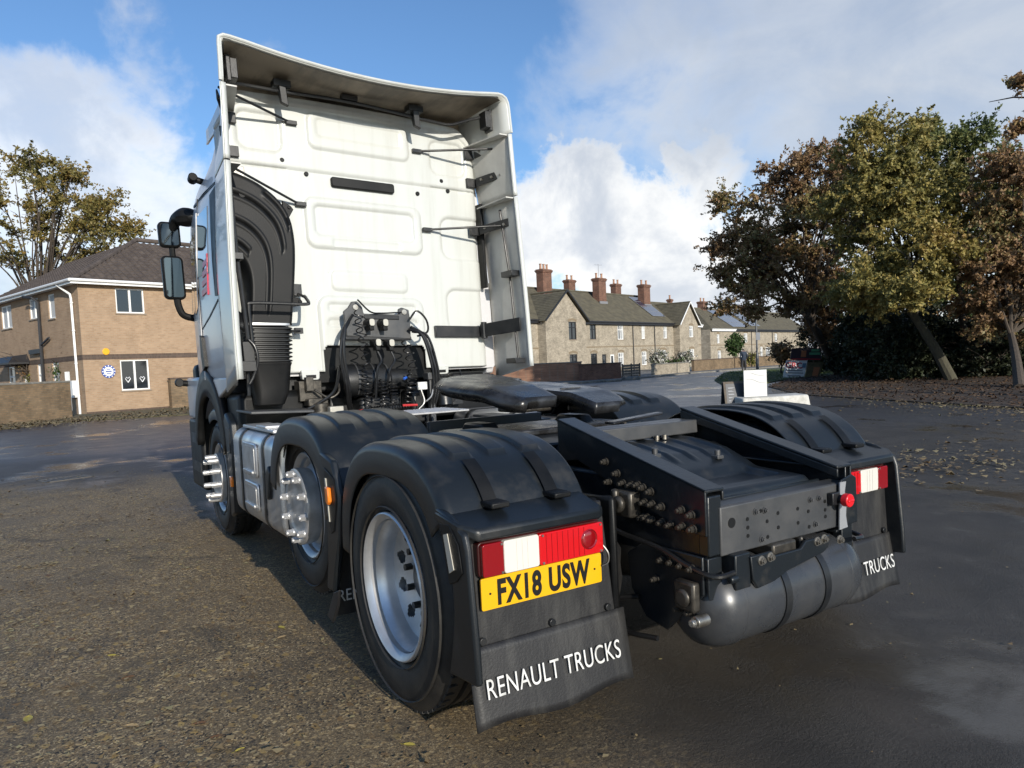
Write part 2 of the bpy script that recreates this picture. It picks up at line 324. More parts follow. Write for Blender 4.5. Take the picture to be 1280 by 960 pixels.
# ---- left and right side of the cab: glazing, door seams, handle, stickers
def flank(y, z): return cab_w(y)*(1-.075*ss(1.9, 3.5, z))*(1-.10*max(0, y-2.9)*ss(2.9, 3.3, z))
def side_strip(poly, s, mat, name, off=.004, th=.01, parent=None):
    """polygon in (y, z) laid on the cab flank"""
    mb = MB(); n_ = len(poly); vv = []
    for o_ in (off, off-th):
        for y, z in poly:
            x = (flank(y, z)+o_)*s; vv.append((x, y, z))
    mb.add(vv, [tuple(range(n_)), tuple(range(2*n_-1, n_-1, -1))]+[(i, (i+1) % n_, n_+(i+1) % n_, n_+i) for i in range(n_)])
    return P(mb, name, mat, parent, smooth=0)
def dens(poly, k=4):
    o = []
    for (a, b), (c, d) in zip(poly, poly[1:]+poly[:1]): o += [(lerp(a, c, i/k), lerp(b, d, i/k)) for i in range(k)]
    return o
for s in (-1, 1):
    for i in range(6): pass
    for y0, y1 in ((4.16, 4.5), (4.5, 4.85), (4.85, 5.1)):
        side_strip([(y0, 1.98), (y1, 1.93), (y1, 2.62-.05*(y1-4.2)), (y0, 2.66)], s, 'glass_dark', 'door_window', .006)
    for y0, y1 in ((3.62, 3.8), (3.8, 3.98), (3.98, 4.1)):
        side_strip([(y0, 2.2+.05*(y0-3.6)), (y1, 2.2+.05*(y1-3.6)), (y1, 2.74), (y0, 2.74)], s, 'glass_dark', 'side_panel_glazing', .005)
    side_strip(dens([(4.115, 1.30), (4.125, 1.30), (4.125, 2.9), (4.115, 2.9)]), s, 'black_plastic', 'door_seam', .002)
    side_strip(dens([(4.13, 1.36), (4.16, 1.36), (4.16, 2.78), (4.13, 2.78)]), s, 'side_paint', 'door_edge', .010)
    side_strip([(3.98, 1.45), (4.10, 1.42), (4.13, 1.55), (4.10, 1.72), (4.03, 1.70)], s, 'black_plastic', 'door_handle', .03, .04)
    side_strip([(3.3, 2.84), (3.8, 2.86), (4.4, 2.88), (4.4, 2.9), (3.8, 2.88), (3.3, 2.86)], s, 'black_plastic', 'roof_seam', .003)
    side_strip([(3.3, 1.96), (3.7, 1.86), (4.1, 1.78), (4.1, 1.77), (3.7, 1.845), (3.3, 1.945)], s, 'black_plastic', 'swage_line', .003)
    side_strip(dens([(3.27, 1.98), (3.38, 1.99), (3.50, 2.80), (3.27, 2.82)], 3), s, 'black_plastic', 'sleeper_vent', .006)  # black strip painted on the flank for the shaded gap beside the deflector
    if s < 0:
        for k in range(4): side_strip([(3.66-.01*k, 2.06+k*.075), (3.93-.03*k, 2.04+k*.075), (3.93-.03*k, 2.085+k*.075), (3.66-.01*k, 2.105+k*.075)], s, 'sticker_red', 'sticker_stripe', .008)
        side_strip([(3.66, 2.03), (3.70, 2.03), (3.67, 2.36), (3.63, 2.36)], s, 'sticker_red', 'sticker_stripe', .009)
    # lower flank, arch and bumper
    mb = MB(); mb.prism([(3.22, 1.37), (3.24, 1.31), (3.74, 1.19), (3.80, 1.20), (3.84, 1.37)], 'x', s*1.195, s*1.12); P(mb, 'cab_sill', 'side_paint', bevel=.012)
    mb = MB()
    mb.grid(lambda u, v: (s*(1.205-.0*v), 4.16+lerp(.60, .70+.11*math.sin(PI*u)**.6, v)*math.cos(rad(lerp(12, 168, u))), .62+lerp(.60, .70+.11*math.sin(PI*u)**.6, v)*math.sin(rad(lerp(12, 168, u)))), 24, 3)
    P(mb, 'wheel_arch', 'black_plastic', solid=.06)
    mb = MB(); mb.prism([(4.86, .98), (5.40, .98), (5.42, 1.38), (4.70, 1.38), (4.78, 1.16)], 'x', s*1.17, s*.98); P(mb, 'corner_panel', 'side_paint', bevel=.03)
    mb = MB(); mb.prism([(4.74, .30), (5.42, .30), (5.44, .975), (4.84, .975)], 'x', s*1.17, s*.9); st = P(mb, 'entry_step', 'black_plastic', bevel=.03)
    for z in (.46, .74):
        mb = MB(); mb.box(min(s*1.175, s*1.12), max(s*1.175, s*1.12), 4.86, 5.3, z, z+.1); P(mb, 'step_well', 'black_steel', st)
    # mirrors and roof marker
    X0 = -1.40 if s < 0 else 1.40
    mb = MB(); mb.tube(bez([(s*1.04, 4.72, 2.87), (s*1.14, 4.80, 2.87), (s*1.20, 4.88, 2.85), (s*1.25, 4.93, 2.75)], 6), [.06, .07, .08, .085, .088, .09, .088, .085, .08, .075, .07, .065, .06, .055, .05, .045, .04, .035, .03], 10); arm = P(mb, 'mirror_arm', 'black_plastic')
    mb = MB(); mb.tube([(s*1.25, 4.95, 2.62), (s*1.25, 4.95, 2.5)], .028, 10); P(mb, 'mirror_stay', 'black_plastic', arm); mb = MB(); mb.tube(bez([(s*1.25, 4.95, 2.14), (s*1.24, 4.95, 2.04), (s*1.20, 4.95, 1.96), (s*1.08, 4.96, 1.93)], 6), .034, 10); P(mb, 'mirror_stay', 'black_plastic', arm)
    for z0, z1, nm in ((2.60, 2.84, 'wide_angle_mirror'), (2.11, 2.52, 'main_mirror')):
        mb = MB(); mb.prism([(a*s, b) for a, b in rrect(1.17, 1.36, z0, z1, .045)], 'y', 4.90, 4.99); h = P(mb, nm, 'black_plastic', bevel=.02)
        mb = MB(); mb.prism([(a*s, b) for a, b in rrect(1.19, 1.34, z0+.02, z1-.02, .03)], 'y', 4.895, 4.899); P(mb, 'mirror_glass', 'mirror', h, smooth=0)
    mb = MB(); fx = flank(4.15, 3.05); mb.ring((s*(fx-.05), 4.15, 3.05), (s*(fx+.07), 4.15, 3.08), .028); mb.ring((s*(fx+.07), 4.11, 3.09), (s*(fx+.07), 4.19, 3.07), .038, n=12); P(mb, 'side_marker_stalk', 'black_plastic', bevel=.006)
mb = MB(); mb.prism([(4.98, 1.45), (5.40, 1.50), (5.30, 2.72), (4.9, 2.72)], 'x', -.01, .01)
mb = MB(); mb.grid(lambda u, v: (lerp(-.72, .72, u), 5.465-.02*abs(2*u-1), lerp(1.9, 2.66, v)), 8, 4); P(mb, 'windscreen', 'glass_dark', solid=.01)
mb = MB(); mb.box(-1.1, 1.1, 5.2, 5.47, .35, 1.5); P(mb, 'bumper', 'black_plastic', bevel=.06)
mb = MB(); mb.box(-1.0, 1.0, 3.3, 5.2, 1.22, 1.36); P(mb, 'cab_floor', 'black_steel', bevel=.02)

# ---- air deflectors
YR = 2.62
def dfx(y, z): return lerp(1.245-.07*ss(1.35, 3.75, z), flank(3.34, min(z, 3.3))-.10*ss(3.2, 3.6, z)+.006, min(1, max(0, (y-YR)/.62)))
for s in (-1, 1):
    SD = None
    for i, (za, zb) in enumerate(((1.36, 2.85), (2.862, 3.38))):
        mb = MB()
        def fn(u, v, za=za, zb=zb, i=i):
            y = lerp(YR, 3.2, u); z0 = za-(.10*u if i == 0 else 0); z = lerp(z0, zb, v)
            return (s*dfx(y, z), y, z)
        mb.grid(fn, 10, 16); o = P(mb, 'side_deflector', 'white_paint' if s < 0 else 'white_paint', smooth=60, solid=.008*s)
        if SD is None: SD = o
        mb = MB(); mb.grid(lambda u, v: (s*(dfx(YR, lerp(za, zb, v))-.034*u), YR+.012*u-.001, lerp(za, zb, v)), 2, 16); P(mb, 'edge_flange', 'white_paint', o, solid=.006)
        mb = MB(); mb.grid(lambda u, v: (s*(dfx(lerp(YR+.02, 3.18, u), lerp(za+.01, zb-.01, v))-.014), lerp(YR+.02, 3.18, u), lerp(za-(.08*u if i == 0 else 0)+.01, zb-.01, v)), 10, 10); P(mb, 'deflector_lining', 'inner_white', o, smooth=60, solid=.004*s)
        xa_, xb_ = dfx(YR+.02, zb)-.016, dfx(3.15, zb)-.016; mb = MB(); mb.hexa([(s*(xa_-.09), YR+.02, zb-.012), (s*xa_, YR+.02, zb-.012), (s*xb_, 3.15, zb-.012), (s*(xb_-.05), 3.15, zb-.012), (s*(xa_-.09), YR+.02, zb-.002), (s*xa_, YR+.02, zb-.002), (s*xb_, 3.15, zb-.002), (s*(xb_-.05), 3.15, zb-.002)]); P(mb, 'stiffener', 'inner_white', o)
    for zc in (3.30, 3.05, 2.62):
        zz_ = zc+.015
        mb = MB(); mb.add([], [])
        mb.hexa([(s*.985, 3.105, zz_-.045), (s*1.085, 3.105, zz_-.045), (s*1.085, 3.14, zz_-.045), (s*.985, 3.14, zz_-.045), (s*.985, 3.105, zz_+.035), (s*1.085, 3.105, zz_+.035), (s*1.085, 3.14, zz_+.035), (s*.985, 3.14, zz_+.035)])
        mb.hexa([(s*1.06, 3.08, zz_-.04), (s*1.175, 2.76, zz_-.01), (s*1.185, 2.77, zz_-.01), (s*1.075, 3.10, zz_-.04), (s*1.06, 3.08, zz_+.035), (s*1.175, 2.76, zz_+.06), (s*1.185, 2.77, zz_+.06), (s*1.075, 3.10, zz_+.035)])
        br = P(mb, 'deflector_bracket', 'black_steel', SD, bevel=.004)
        for a in (.2, .55, .85):
            x = lerp(1.06, 1.175, a)*s; y = lerp(3.08, 2.76, a); mb = MB(); mb.ring((x, y, zz_+.01), (x-s*.012, y-.006, zz_+.01), .013, n=6); P(mb, 'bolt', 'zinc', SD)
    mb = MB(); mb.prism([(s*.56, 1.665), (s*1.02, 1.665), (s*1.02, 1.765), (s*.56, 1.765)], 'y', 3.112, 3.142) if s > 0 else mb.prism([(s*.93, 1.665), (s*1.02, 1.665), (s*1.02, 1.765), (s*.93, 1.765)], 'y', 3.112, 3.142)
    mb.hexa([(s*1.0, 3.09, 1.66), (s*1.185, 2.70, 1.70), (s*1.20, 2.72, 1.70), (s*1.02, 3.12, 1.66), (s*1.0, 3.09, 1.78), (s*1.185, 2.70, 1.82), (s*1.20, 2.72, 1.82), (s*1.02, 3.12, 1.78)])
    mb.ring((s*1.03, 3.07, 1.65), (s*1.03, 3.07, 1.80), .028, n=10); P(mb, 'hinge_bracket', 'black_steel', SD, bevel=.004)
    mb = MB(); mb.tube([(s*1.155, 2.86, 2.78), (s*1.175, 2.80, 2.2), (s*1.18, 2.76, 1.46)], .010, 8); P(mb, 'lock_rod', 'black_steel', SD)
    mb = MB(); mb.box(min(s*1.10, s*1.2), max(s*1.10, s*1.2), 2.68, 2.84, 1.40, 1.46); P(mb, 'rod_holder', 'black_steel', SD, bevel=.004)
    mb = MB(); mb.box(min(s*1.12, s*1.205), max(s*1.12, s*1.205), 2.68, 2.86, 2.18, 2.23); P(mb, 'rod_holder', 'black_steel', SD, bevel=.004)
    mb = MB(); mb.box(min(s*1.095, s*1.125), max(s*1.095, s*1.125), 3.10, 3.20, 2.12, 2.88); P(mb, 'corner_seal', 'black_plastic', SD, bevel=.006)
    for (x0, z0), (x1, y1, z1) in (((.50, 3.275), (1.15, 2.84, 3.31)), ((.545, 2.605), (1.15, 2.84, 2.64))) if s > 0 else (((.55, 3.345), (1.15, 2.84, 3.42)), ((.53, 2.715), (1.12, 2.86, 2.88))):
        mb = MB(); mb.tube([(s*x0, 3.125, z0), (s*(x0+.06), 3.11, z0+(.004 if s > 0 else .01)), (s*x1, y1, z1)], .0105, 8)
        mb.box(min(s*(x0-.03), s*(x0+.055)), max(s*(x0-.03), s*(x0+.055)), 3.105, 3.14, z0-.016, z0+.016); P(mb, 'stay_rod', 'black_steel', SD, bevel=.003)
# left hand hardware near the snorkel
mb = MB(); mb.box(-1.07, -.96, 3.10, 3.135, 2.86, 2.95); P(mb, 'bracket_plate', 'zinc', bevel=.004)
mb = MB(); mb.tube([(-1.155, 2.74, 3.0), (-1.155, 2.74, 2.2), (-1.13, 2.72, 1.50)], .017, 10); P(mb, 'deflector_pole', 'black_steel')
mb = MB(); mb.box(-1.18, -1.10, 2.7, 2.8, 1.44, 1.60); mb.tube(bez([(-1.14, 2.7, 1.62), (-1.10, 2.68, 1.56), (-1.09, 2.68, 1.46), (-1.12, 2.7, 1.38), (-1.16, 2.7, 1.32)], 5), .012, 8); P(mb, 'latch', 'black_steel', bevel=.006)
# ---- roof deflector
def roof_path(t):
    """t in 0..1 across the rear edge, up one cheek, over the sagging top and down the other"""
    pts = [(-1.178, 3.39), (-1.172, 3.52), (-1.17, 3.62), (-1.168, 3.675), (-1.158, 3.697), (-1.12, 3.702)]
    top = [(x, 3.607+.095*(abs(x)/1.08)**2) for x in np.linspace(-.98, .98, 19)]
    pts = pts+top+[(1.09, 3.700), (1.135, 3.685), (1.158, 3.655), (1.166, 3.60), (1.172, 3.49), (1.178, 3.39)]
    d = [0]
    for a, b in zip(pts, pts[1:]): d.append(d[-1]+math.dist(a, b))
    q = t*d[-1]
    for i in range(len(d)-1):
        if q <= d[i+1]+1e-9: k = (q-d[i])/(d[i+1]-d[i]); return (lerp(pts[i][0], pts[i+1][0], k), lerp(pts[i][1], pts[i+1][1], k))
    return pts[-1]
def roof_pt(u, v, off=0.):
    x, z = roof_path(u); y = lerp(YR, 4.3, v); k = (y-YR)/1.68
    zf = min(z, 3.62+.03*(1-abs(x))) ; z = lerp(z, zf, ss(0, .5, k))-.06*ss(.5, 1, k)-off; x *= (1-.17*min(1, (y-YR)))*(1-off*.8); z = z if z > 3.45 else lerp(z, 3.45, ss(.3, .6, k))
    return (x, y, z)
mb = MB(); mb.grid(roof_pt, 90, 14); RD = P(mb, 'roof_deflector', 'white_paint', smooth=60)
RD.modifiers.new('s', 'SOLIDIFY').thickness = .02
mb = MB(); mb.tube([Vector((x, YR, z)) for x, z in (roof_path(i/70) for i in range(71))], .013, 8); P(mb, 'deflector_rim', 'white_paint', RD)
mb = MB(); mb.grid(lambda u, v: roof_pt(lerp(.105, .895, u), lerp(.012, .36, v), .030), 80, 8); P(mb, 'deflector_underside', 'grime_panel', RD, smooth=60)
mb = MB(); mb.box(-1.0, 1.0, 3.22, 3.235, 3.40, 3.62); P(mb, 'deflector_closure', 'grime_panel', RD)
mb = MB(); mb.tube(bez([(-1.14, 2.74, 3.56), (-1.06, 2.9, 3.50), (-.95, 2.95, 3.512), (-.68, 2.95, 3.513), (-.1, 2.95, 3.525), (.6, 2.95, 3.49), (.76, 2.93, 3.485), (.90, 2.9, 3.53), (1.06, 2.86, 3.58)], 6), .013, 8); P(mb, 'adjuster_bar', 'black_steel', RD)
for x in (-.66, .44):
    mb = MB(); mb.box(x-.075, x+.055, 2.90, 3.0, 3.535, 3.585); mb.hexa([(x-.025, 2.92, 3.42), (x+.03, 2.92, 3.40), (x+.03, 2.96, 3.40), (x-.025, 2.96, 3.42), (x-.04, 2.90, 3.58), (x+.01, 2.90, 3.58), (x+.01, 2.98, 3.58), (x-.04, 2.98, 3.58)]); P(mb, 'height_strut', 'black_steel', RD, bevel=.005)
mb = MB(); mb.box(-.20, -.07, 2.92, 2.98, 3.535, 3.575); P(mb, 'bar_clamp', 'black_steel', RD, bevel=.005)
for s, zc in ((1, 3.53), (-1, 3.55)):
    mb = MB(); mb.box(min(s*1.065, s*1.095), max(s*1.065, s*1.095), 2.78, 2.88, zc-.09, zc+.09); mb.box(min(s*1.02, s*1.07), max(s*1.02, s*1.07), 2.77, 2.88, zc-.07, zc+.07); P(mb, 'cheek_bracket', 'black_steel', RD, bevel=.005)

# ---- air intake snorkel
OUT = [(-1.14, 2.90), (-1.01, 2.865), (-.90, 2.82), (-.805, 2.755), (-.725, 2.67), (-.68, 2.575), (-.66, 2.45), (-.665, 2.28), (-.70, 2.0), (-.74, 1.74)]
INN = [(-1.17, 2.255), (-1.13, 2.245), (-1.095, 2.22), (-1.065, 2.18), (-1.048, 2.13), (-1.04, 2.07), (-1.04, 2.0), (-1.048, 1.92), (-1.058, 1.83), (-1.07, 1.74)]
oc = bez([(a, 0, b) for a, b in OUT], 8); ic = bez([(a, 0, b) for a, b in INN], 8); NT = len(oc)-1
RIB = [(.90, .28, .60), (.72, .05, .68), (.42, .02, .93), (.17, .0, .34)]
def snork(u, v):
    i = min(int(u*NT), NT-1); k = u*NT-i; s_ = v
    a = ic[i].lerp(ic[i+1], k); b = oc[i].lerp(oc[i+1], k); p = a.lerp(b, s_)
    e = max(0, abs(2*s_-1)-.82)/.18; y = 2.95+.16*e**2.2
    for rs, t0, t1 in RIB:
        g = ss(t0-.02, t0+.02, u)*(1-ss(t1-.02, t1+.02, u)); dd = abs(s_-rs)*.36
        y += g*(.022*math.exp(-(dd/.007)**2)-.005*math.exp(-((dd-.016)/.006)**2))
    return (p.x, y, p.z)
mb = MB(); mb.grid(snork, 110, 96); SN = P(mb, 'air_snorkel', 'black_plastic', smooth=70)
SN.modifiers.new('s', 'SOLIDIFY').thickness = .015; SN.modifiers['s'].offset = 1
mb = MB(); mb.prism([(-.72, 2.70), (-.66, 2.665), (-.64, 2.64), (-.70, 2.54), (-.72, 2.50)], 'y', 3.0, 3.03); mb.ring((-.675, 2.99, 2.65), (-.675, 3.02, 2.65), .013, n=10); mb.prism([(-.80, 1.99), (-.64, 1.955), (-.625, 1.93), (-.64, 1.90), (-.80, 1.87)], 'y', 3.03, 3.06); mb.ring((-.645, 3.02, 1.93), (-.645, 3.05, 1.93), .014, n=10)
P(mb, 'snorkel_lug', 'black_plastic', SN, bevel=.004)
mb = MB(); mb.ring((-1.03, 2.938, 2.70), (-1.03, 2.96, 2.70), .026, n=14); P(mb, 'snorkel_cap', 'black_plastic', SN, bevel=.004)
def rloop(x0, x1, y0, y1, r, z): return [Vector((x, y, z)) for x, y in rrect(x0, x1, y0, y1, r, 4)]
def loft(rings_, name, mat, parent=None, caps=True, **k):
    mb = MB(); n_ = len(rings_[0]); mb.add([p for r in rings_ for p in r], [(i*n_+q, i*n_+(q+1) % n_, (i+1)*n_+(q+1) % n_, (i+1)*n_+q) for i in range(len(rings_)-1) for q in range(n_)]+([tuple(range(n_)), tuple(range((len(rings_)-1)*n_, len(rings_)*n_))] if caps else []))
    return P(mb, name, mat, parent, **k)
rg = []
for i in range(9):
    z = 1.715-.031*i; t = i/8
    for dz, ex in ((.010, .0), (.003, .018), (-.006, .018), (-.013, .0)): rg.append(rloop(-1.075-ex, -.762+ex-.02*t, 2.93-ex, 3.10, .05, z+dz))
BL = loft(rg, 'snorkel_bellows', 'hose', smooth=50)
loft([rloop(-1.085, -.752, 2.92, 3.10, .05, z) for z in (1.735, 1.752)], 'hose_clamp', 'bright', BL)
loft([rloop(-1.09, -.765, 2.92, 3.12, .05, 1.455), rloop(-1.075, -.775, 2.93, 3.12, .05, 1.43), rloop(-1.06, -.80, 2.94, 3.12, .05, 1.25), rloop(-1.05, -.84, 2.96, 3.12, .04, 1.15)], 'intake_box', 'black_plastic', BL, bevel=.008)
mb = MB(); mb.tube(bez([(-1.15, 2.76, 1.24), (-1.145, 2.76, 1.46), (-1.10, 2.76, 1.56), (-1.098, 2.76, 1.72), (-1.098, 2.76, 1.855), (-1.075, 2.76, 1.882), (-.85, 2.76, 1.884), (-.69, 2.76, 1.884), (-.655, 2.78, 1.90), (-.63, 2.95, 1.965)], 6), .013, 8)
mb.box(-.665, -.605, 3.09, 3.14, 1.985, 2.075); mb.tube([(-.635, 2.9, 1.95), (-.635, 3.11, 2.0)], .012, 8); P(mb, 'guard_rail', 'black_steel')
mb = MB(); mb.tube([(-.80, 2.96, 1.695), (-.66, 3.04, 1.70)], .010, 8); mb.box(-.70, -.64, 3.03, 3.08, 1.68, 1.725); P(mb, 'bellows_stay', 'black_steel', BL)
mb = MB(); mb.hexa([(-1.16, 2.70, 1.105), (-.70, 2.70, 1.085), (-.62, 3.2, 1.085), (-1.16, 3.2, 1.105), (-1.16, 2.70, 1.125), (-.70, 2.70, 1.105), (-.62, 3.2, 1.105), (-1.16, 3.2, 1.125)]); P(mb, 'snorkel_shelf', 'grey_steel', bevel=.006)
mb = MB(); mb.box(-1.15, -.62, 3.12, 3.6, .75, 1.25); P(mb, 'air_filter_box', 'black_plastic', bevel=.05)

# ---- suzie panel, hoses and coils
mb = MB(); mb.prism([(-.30, 1.66), (.262, 1.64), (.27, 1.80), (.262, 1.885), (.20, 1.905), (.17, 1.89), (.165, 1.845), (-.14, 1.845), (-.15, 1.90), (-.19, 1.945), (-.235, 1.94), (-.27, 1.89), (-.31, 1.86)], 'y', 2.995, 3.025)
SZ = P(mb, 'coupling_panel', 'grey_steel', bevel=.006)
mb = MB(); mb.box(-.31, .27, 3.0, 3.12, 1.63, 1.66); mb.box(-.14, .165, 2.985, 3.0, 1.80, 1.835); P(mb, 'coupling_shelf', 'black_steel', SZ, bevel=.005)
for x, z in ((-.21, 1.895), (.215, 1.865)):
    mb = MB(); mb.ring((x, 2.985, z), (x, 2.997, z), .022, n=12); P(mb, 'panel_bolt', 'zinc', SZ)
for x, z in ((-.122, 1.762), (-.004, 1.762), (-.080, 1.60), (.036, 1.597)):
    mb = MB(); mb.ring((x, 2.90, z-.005), (x, 3.0, z+.004), .034, n=16); mb.ring((x, 2.885, z+.006), (x, 2.905, z+.003), .028, n=16); mb.box(x-.02, x+.02, 2.89, 2.97, z-.06, z-.02); c = P(mb, 'coupling_socket', 'black_plastic', SZ, bevel=.006)
    mb = MB(); mb.prism(rrect(x-.022, x+.022, z-.024, z+.032, .016), 'y', 2.874, 2.884); P(mb, 'socket_flap', 'reflector', c, bevel=.003)
for x0, x1, z1 in ((-.08, -.13, 1.15), (.036, -.02, 1.25)):
    mb = MB(); mb.tube(bez([(x0, 2.93, 1.55), (x0+.02, 2.9, 1.46), (x1+.02, 2.88, 1.38), (x1, 2.9, z1)], 8), .010, 8); P(mb, 'trailer_lead', 'hose', SZ)
def coil(x0, y0, z0, x1, y1, z1, r, turns, name='coiled_hose', w=.007, mat='hose'):
    pts = []; a = Vector((x0, y0, z0)); b = Vector((x1, y1, z1)); d = (b-a).normalized(); e = d.orthogonal().normalized(); g = d.cross(e)
    for i in range(int(turns*12)+1):
        t = i/(turns*12); ph = 2*PI*turns*t; pts.append(a.lerp(b, t)+(e*math.cos(ph)+g*math.sin(ph))*r*(1+.15*math.sin(5*t)))
    mb = MB(); mb.tube(pts, w, 6); return P(mb, name, mat)
coil(-.21, 2.93, 1.86, -.20, 2.88, 1.42, .036, 6, w=.005); coil(-.20, 2.88, 1.42, -.22, 2.86, 1.08, .036, 9, w=.005)
coil(.19, 2.95, 1.62, .22, 2.9, 1.36, .036, 4, w=.005); coil(.2, 2.88, 1.36, .12, 2.84, 1.10, .036, 7, w=.005)
coil(-.07, 2.88, 1.30, -.08, 2.85, 1.10, .03, 7, w=.005); coil(.02, 2.88, 1.28, .0, 2.85, 1.10, .03, 7, w=.005)
coil(-.24, 2.83, 1.05, .12, 2.80, 1.075, .030, 16, w=.005)
for k, (a, b, c, r) in enumerate([((-.27, -.36, -.405), (1.80, 1.70, 1.50), (1.28, 1.1, .98), .014), ((-.25, -.345, -.385), (1.83, 1.72, 1.5), (1.26, 1.1, .95), .012), ((-.29, -.375, -.42), (1.77, 1.66, 1.48), (1.3, 1.2, 1.1), .011)]):
    mb = MB(); mb.tube(bez([(a[0], 2.97-.01*k, b[0]), (a[1], 2.9-.012*k, b[1]), (a[2], 2.87-.01*k, b[2]), (a[2]+.03, 2.88, c[0]), (a[2]+.06, 2.95, c[1]), (a[2]+.12, 3.0, c[2])], 8), r, 8); P(mb, 'air_hose', 'hose')
for k, (x0, xm, x1, r) in enumerate(((.25, .34, .40, .014), (.23, .32, .375, .012), (.26, .36, .425, .011))):
    mb = MB(); mb.tube(bez([(x0, 2.96, 1.74-.02*k), (xm, 2.9-.01*k, 1.66), (x1, 2.87, 1.42), (x1+.01, 2.88, 1.22), (x1-.03, 2.92, 1.0)], 8), r, 8); P(mb, 'air_hose', 'hose')
mb = MB(); mb.tube(bez([(.24, 2.95, 1.80), (.30, 2.92, 1.87), (.38, 2.92, 1.80), (.39, 2.93, 1.70), (.30, 2.95, 1.66)], 8), .009, 8); P(mb, 'air_hose', 'hose')
mb = MB(); mb.tube(bez([(-.21, 2.93, 1.95), (-.1, 2.96, 1.86), (.0, 2.98, 1.85), (.18, 2.97, 1.86)], 8), .007, 6); P(mb, 'air_hose', 'hose')
mb = MB(); mb.tube(bez([(-.70, 3.0, 1.08), (-.55, 2.95, 1.16), (-.46, 2.92, 1.24), (-.42, 2.88, 1.42)], 8), .013, 8); P(mb, 'air_hose', 'hose')
# plant under the cab: engine cover, silencer drum, valves
mb = MB(); mb.box(-.40, .42, 3.3, 4.9, .55, 1.20); P(mb, 'engine_block', 'black_steel', bevel=.04)
mb = MB(); mb.lathe([(0, 0), (.10, 0), (.13, .015), (.135, .05), (.135, .36), (.125, .40), (.09, .43), (.085, .60), (.02, .62), (0, .62)], (-.36, 3.1, 1.30), (1, 0, 0), 28); DR = P(mb, 'air_drier_drum', 'black_steel')
for x in (-.24, -.10, .02):
    mb = MB(); mb.lathe([(.139, 0), (.141, .0), (.141, .012), (.139, .012)], (x, 3.1, 1.30), (1, 0, 0), 28, True); P(mb, 'drum_band', 'grey_steel', DR)
mb = MB(); mb.box(-.22, .15, 3.02, 3.3, .95, 1.16); mb.box(.26, .40, 3.05, 3.3, .9, 1.2); P(mb, 'gearbox_housing', 'black_steel', bevel=.03)
mb = MB(); mb.box(.36, .41, 2.9, 2.96, .85, 1.32); mb.box(.34, .43, 2.88, 2.98, 1.28, 1.34); P(mb, 'hose_post', 'grey_steel', bevel=.006)
mb = MB(); mb.ring((.44, 3.0, 1.24), (.62, 3.02, 1.24), .05, n=14); mb.ring((.52, 2.95, 1.05), (.52, 2.97, 1.2), .07, n=14); mb.box(.58, .70, 2.95, 3.08, 1.05, 1.3); mb.tube(bez([(.70, 2.98, 1.36), (.70, 2.95, 1.25), (.62, 2.93, 1.1), (.5, 2.95, 1.02)], 6), .006, 6); P(mb, 'cab_lift_pump', 'black_steel', bevel=.008)
mb = MB(); mb.box(.235, .32, 2.86, 2.89, 1.20, 1.265); P(mb, 'warning_tag', 'letter_white', bevel=.005)
mb = MB(); mb.tube(bez([(.26, 2.86, 1.2), (.28, 2.85, 1.1), (.22, 2.84, 1.04)], 5), .006, 6); mb.tube(bez([(.30, 2.86, 1.10), (.35, 2.86, 1.14), (.38, 2.88, 1.2)], 5), .006, 6); P(mb, 'wiring', 'alu_dull')
mb = MB(); mb.ring((.11, 2.86, 1.30), (.14, 2.88, 1.31), .012, n=8); P(mb, 'blue_connector', 'blue_bit', bevel=.003)
mb = MB(); mb.tube([(.05, 2.78, 1.085), (.18, 2.78, 1.08)], .010, 8); P(mb, 'red_cable', 'cable_red')
mb = MB(); mb.tube([(-.36, 2.72, 1.06), (-.31, 2.72, 1.07)], .014, 8); P(mb, 'red_cable', 'cable_red')
mb = MB(); mb.ring((-.56, 3.0, .92), (-.56, 3.0, 1.14), .07, n=14); mb.box(-.66, -.50, 2.97, 3.1, 1.12, 1.18); mb.ring((-.48, 2.93, .98), (-.48, 3.05, .98), .05, n=12); P(mb, 'valve_block', 'oily_zinc', bevel=.008)
mb = MB(); mb.box(-.52, -.41, 2.88, 2.95, 1.05, 1.11); P(mb, 'valve_cover', 'reflector', bevel=.006)
mb = MB(); mb.box(-.66, -.60, 3.0, 3.06, 1.24, 1.35); mb.box(-.70, -.52, 3.06, 3.2, 1.16, 1.32); mb.tube(bez([(-.60, 3.0, 1.25), (-.5, 2.95, 1.18), (-.42, 2.95, 1.22), (-.40, 3.0, 1.30)], 6), .010, 8); P(mb, 'solenoid', 'oily_zinc', bevel=.01)
mb = MB(); mb.box(.45, 1.12, 3.05, 3.4, .95, 1.30); mb.box(.62, .95, 2.98, 3.1, 1.22, 1.33); P(mb, 'battery_cover', 'black_plastic', bevel=.03)
mb = MB(); mb.box(-.62, -.34, 3.1, 3.5, .8, 1.05); mb.box(.2, .5, 3.1, 3.2, .8, 1.0); P(mb, 'cross_bracket', 'black_steel', bevel=.02)
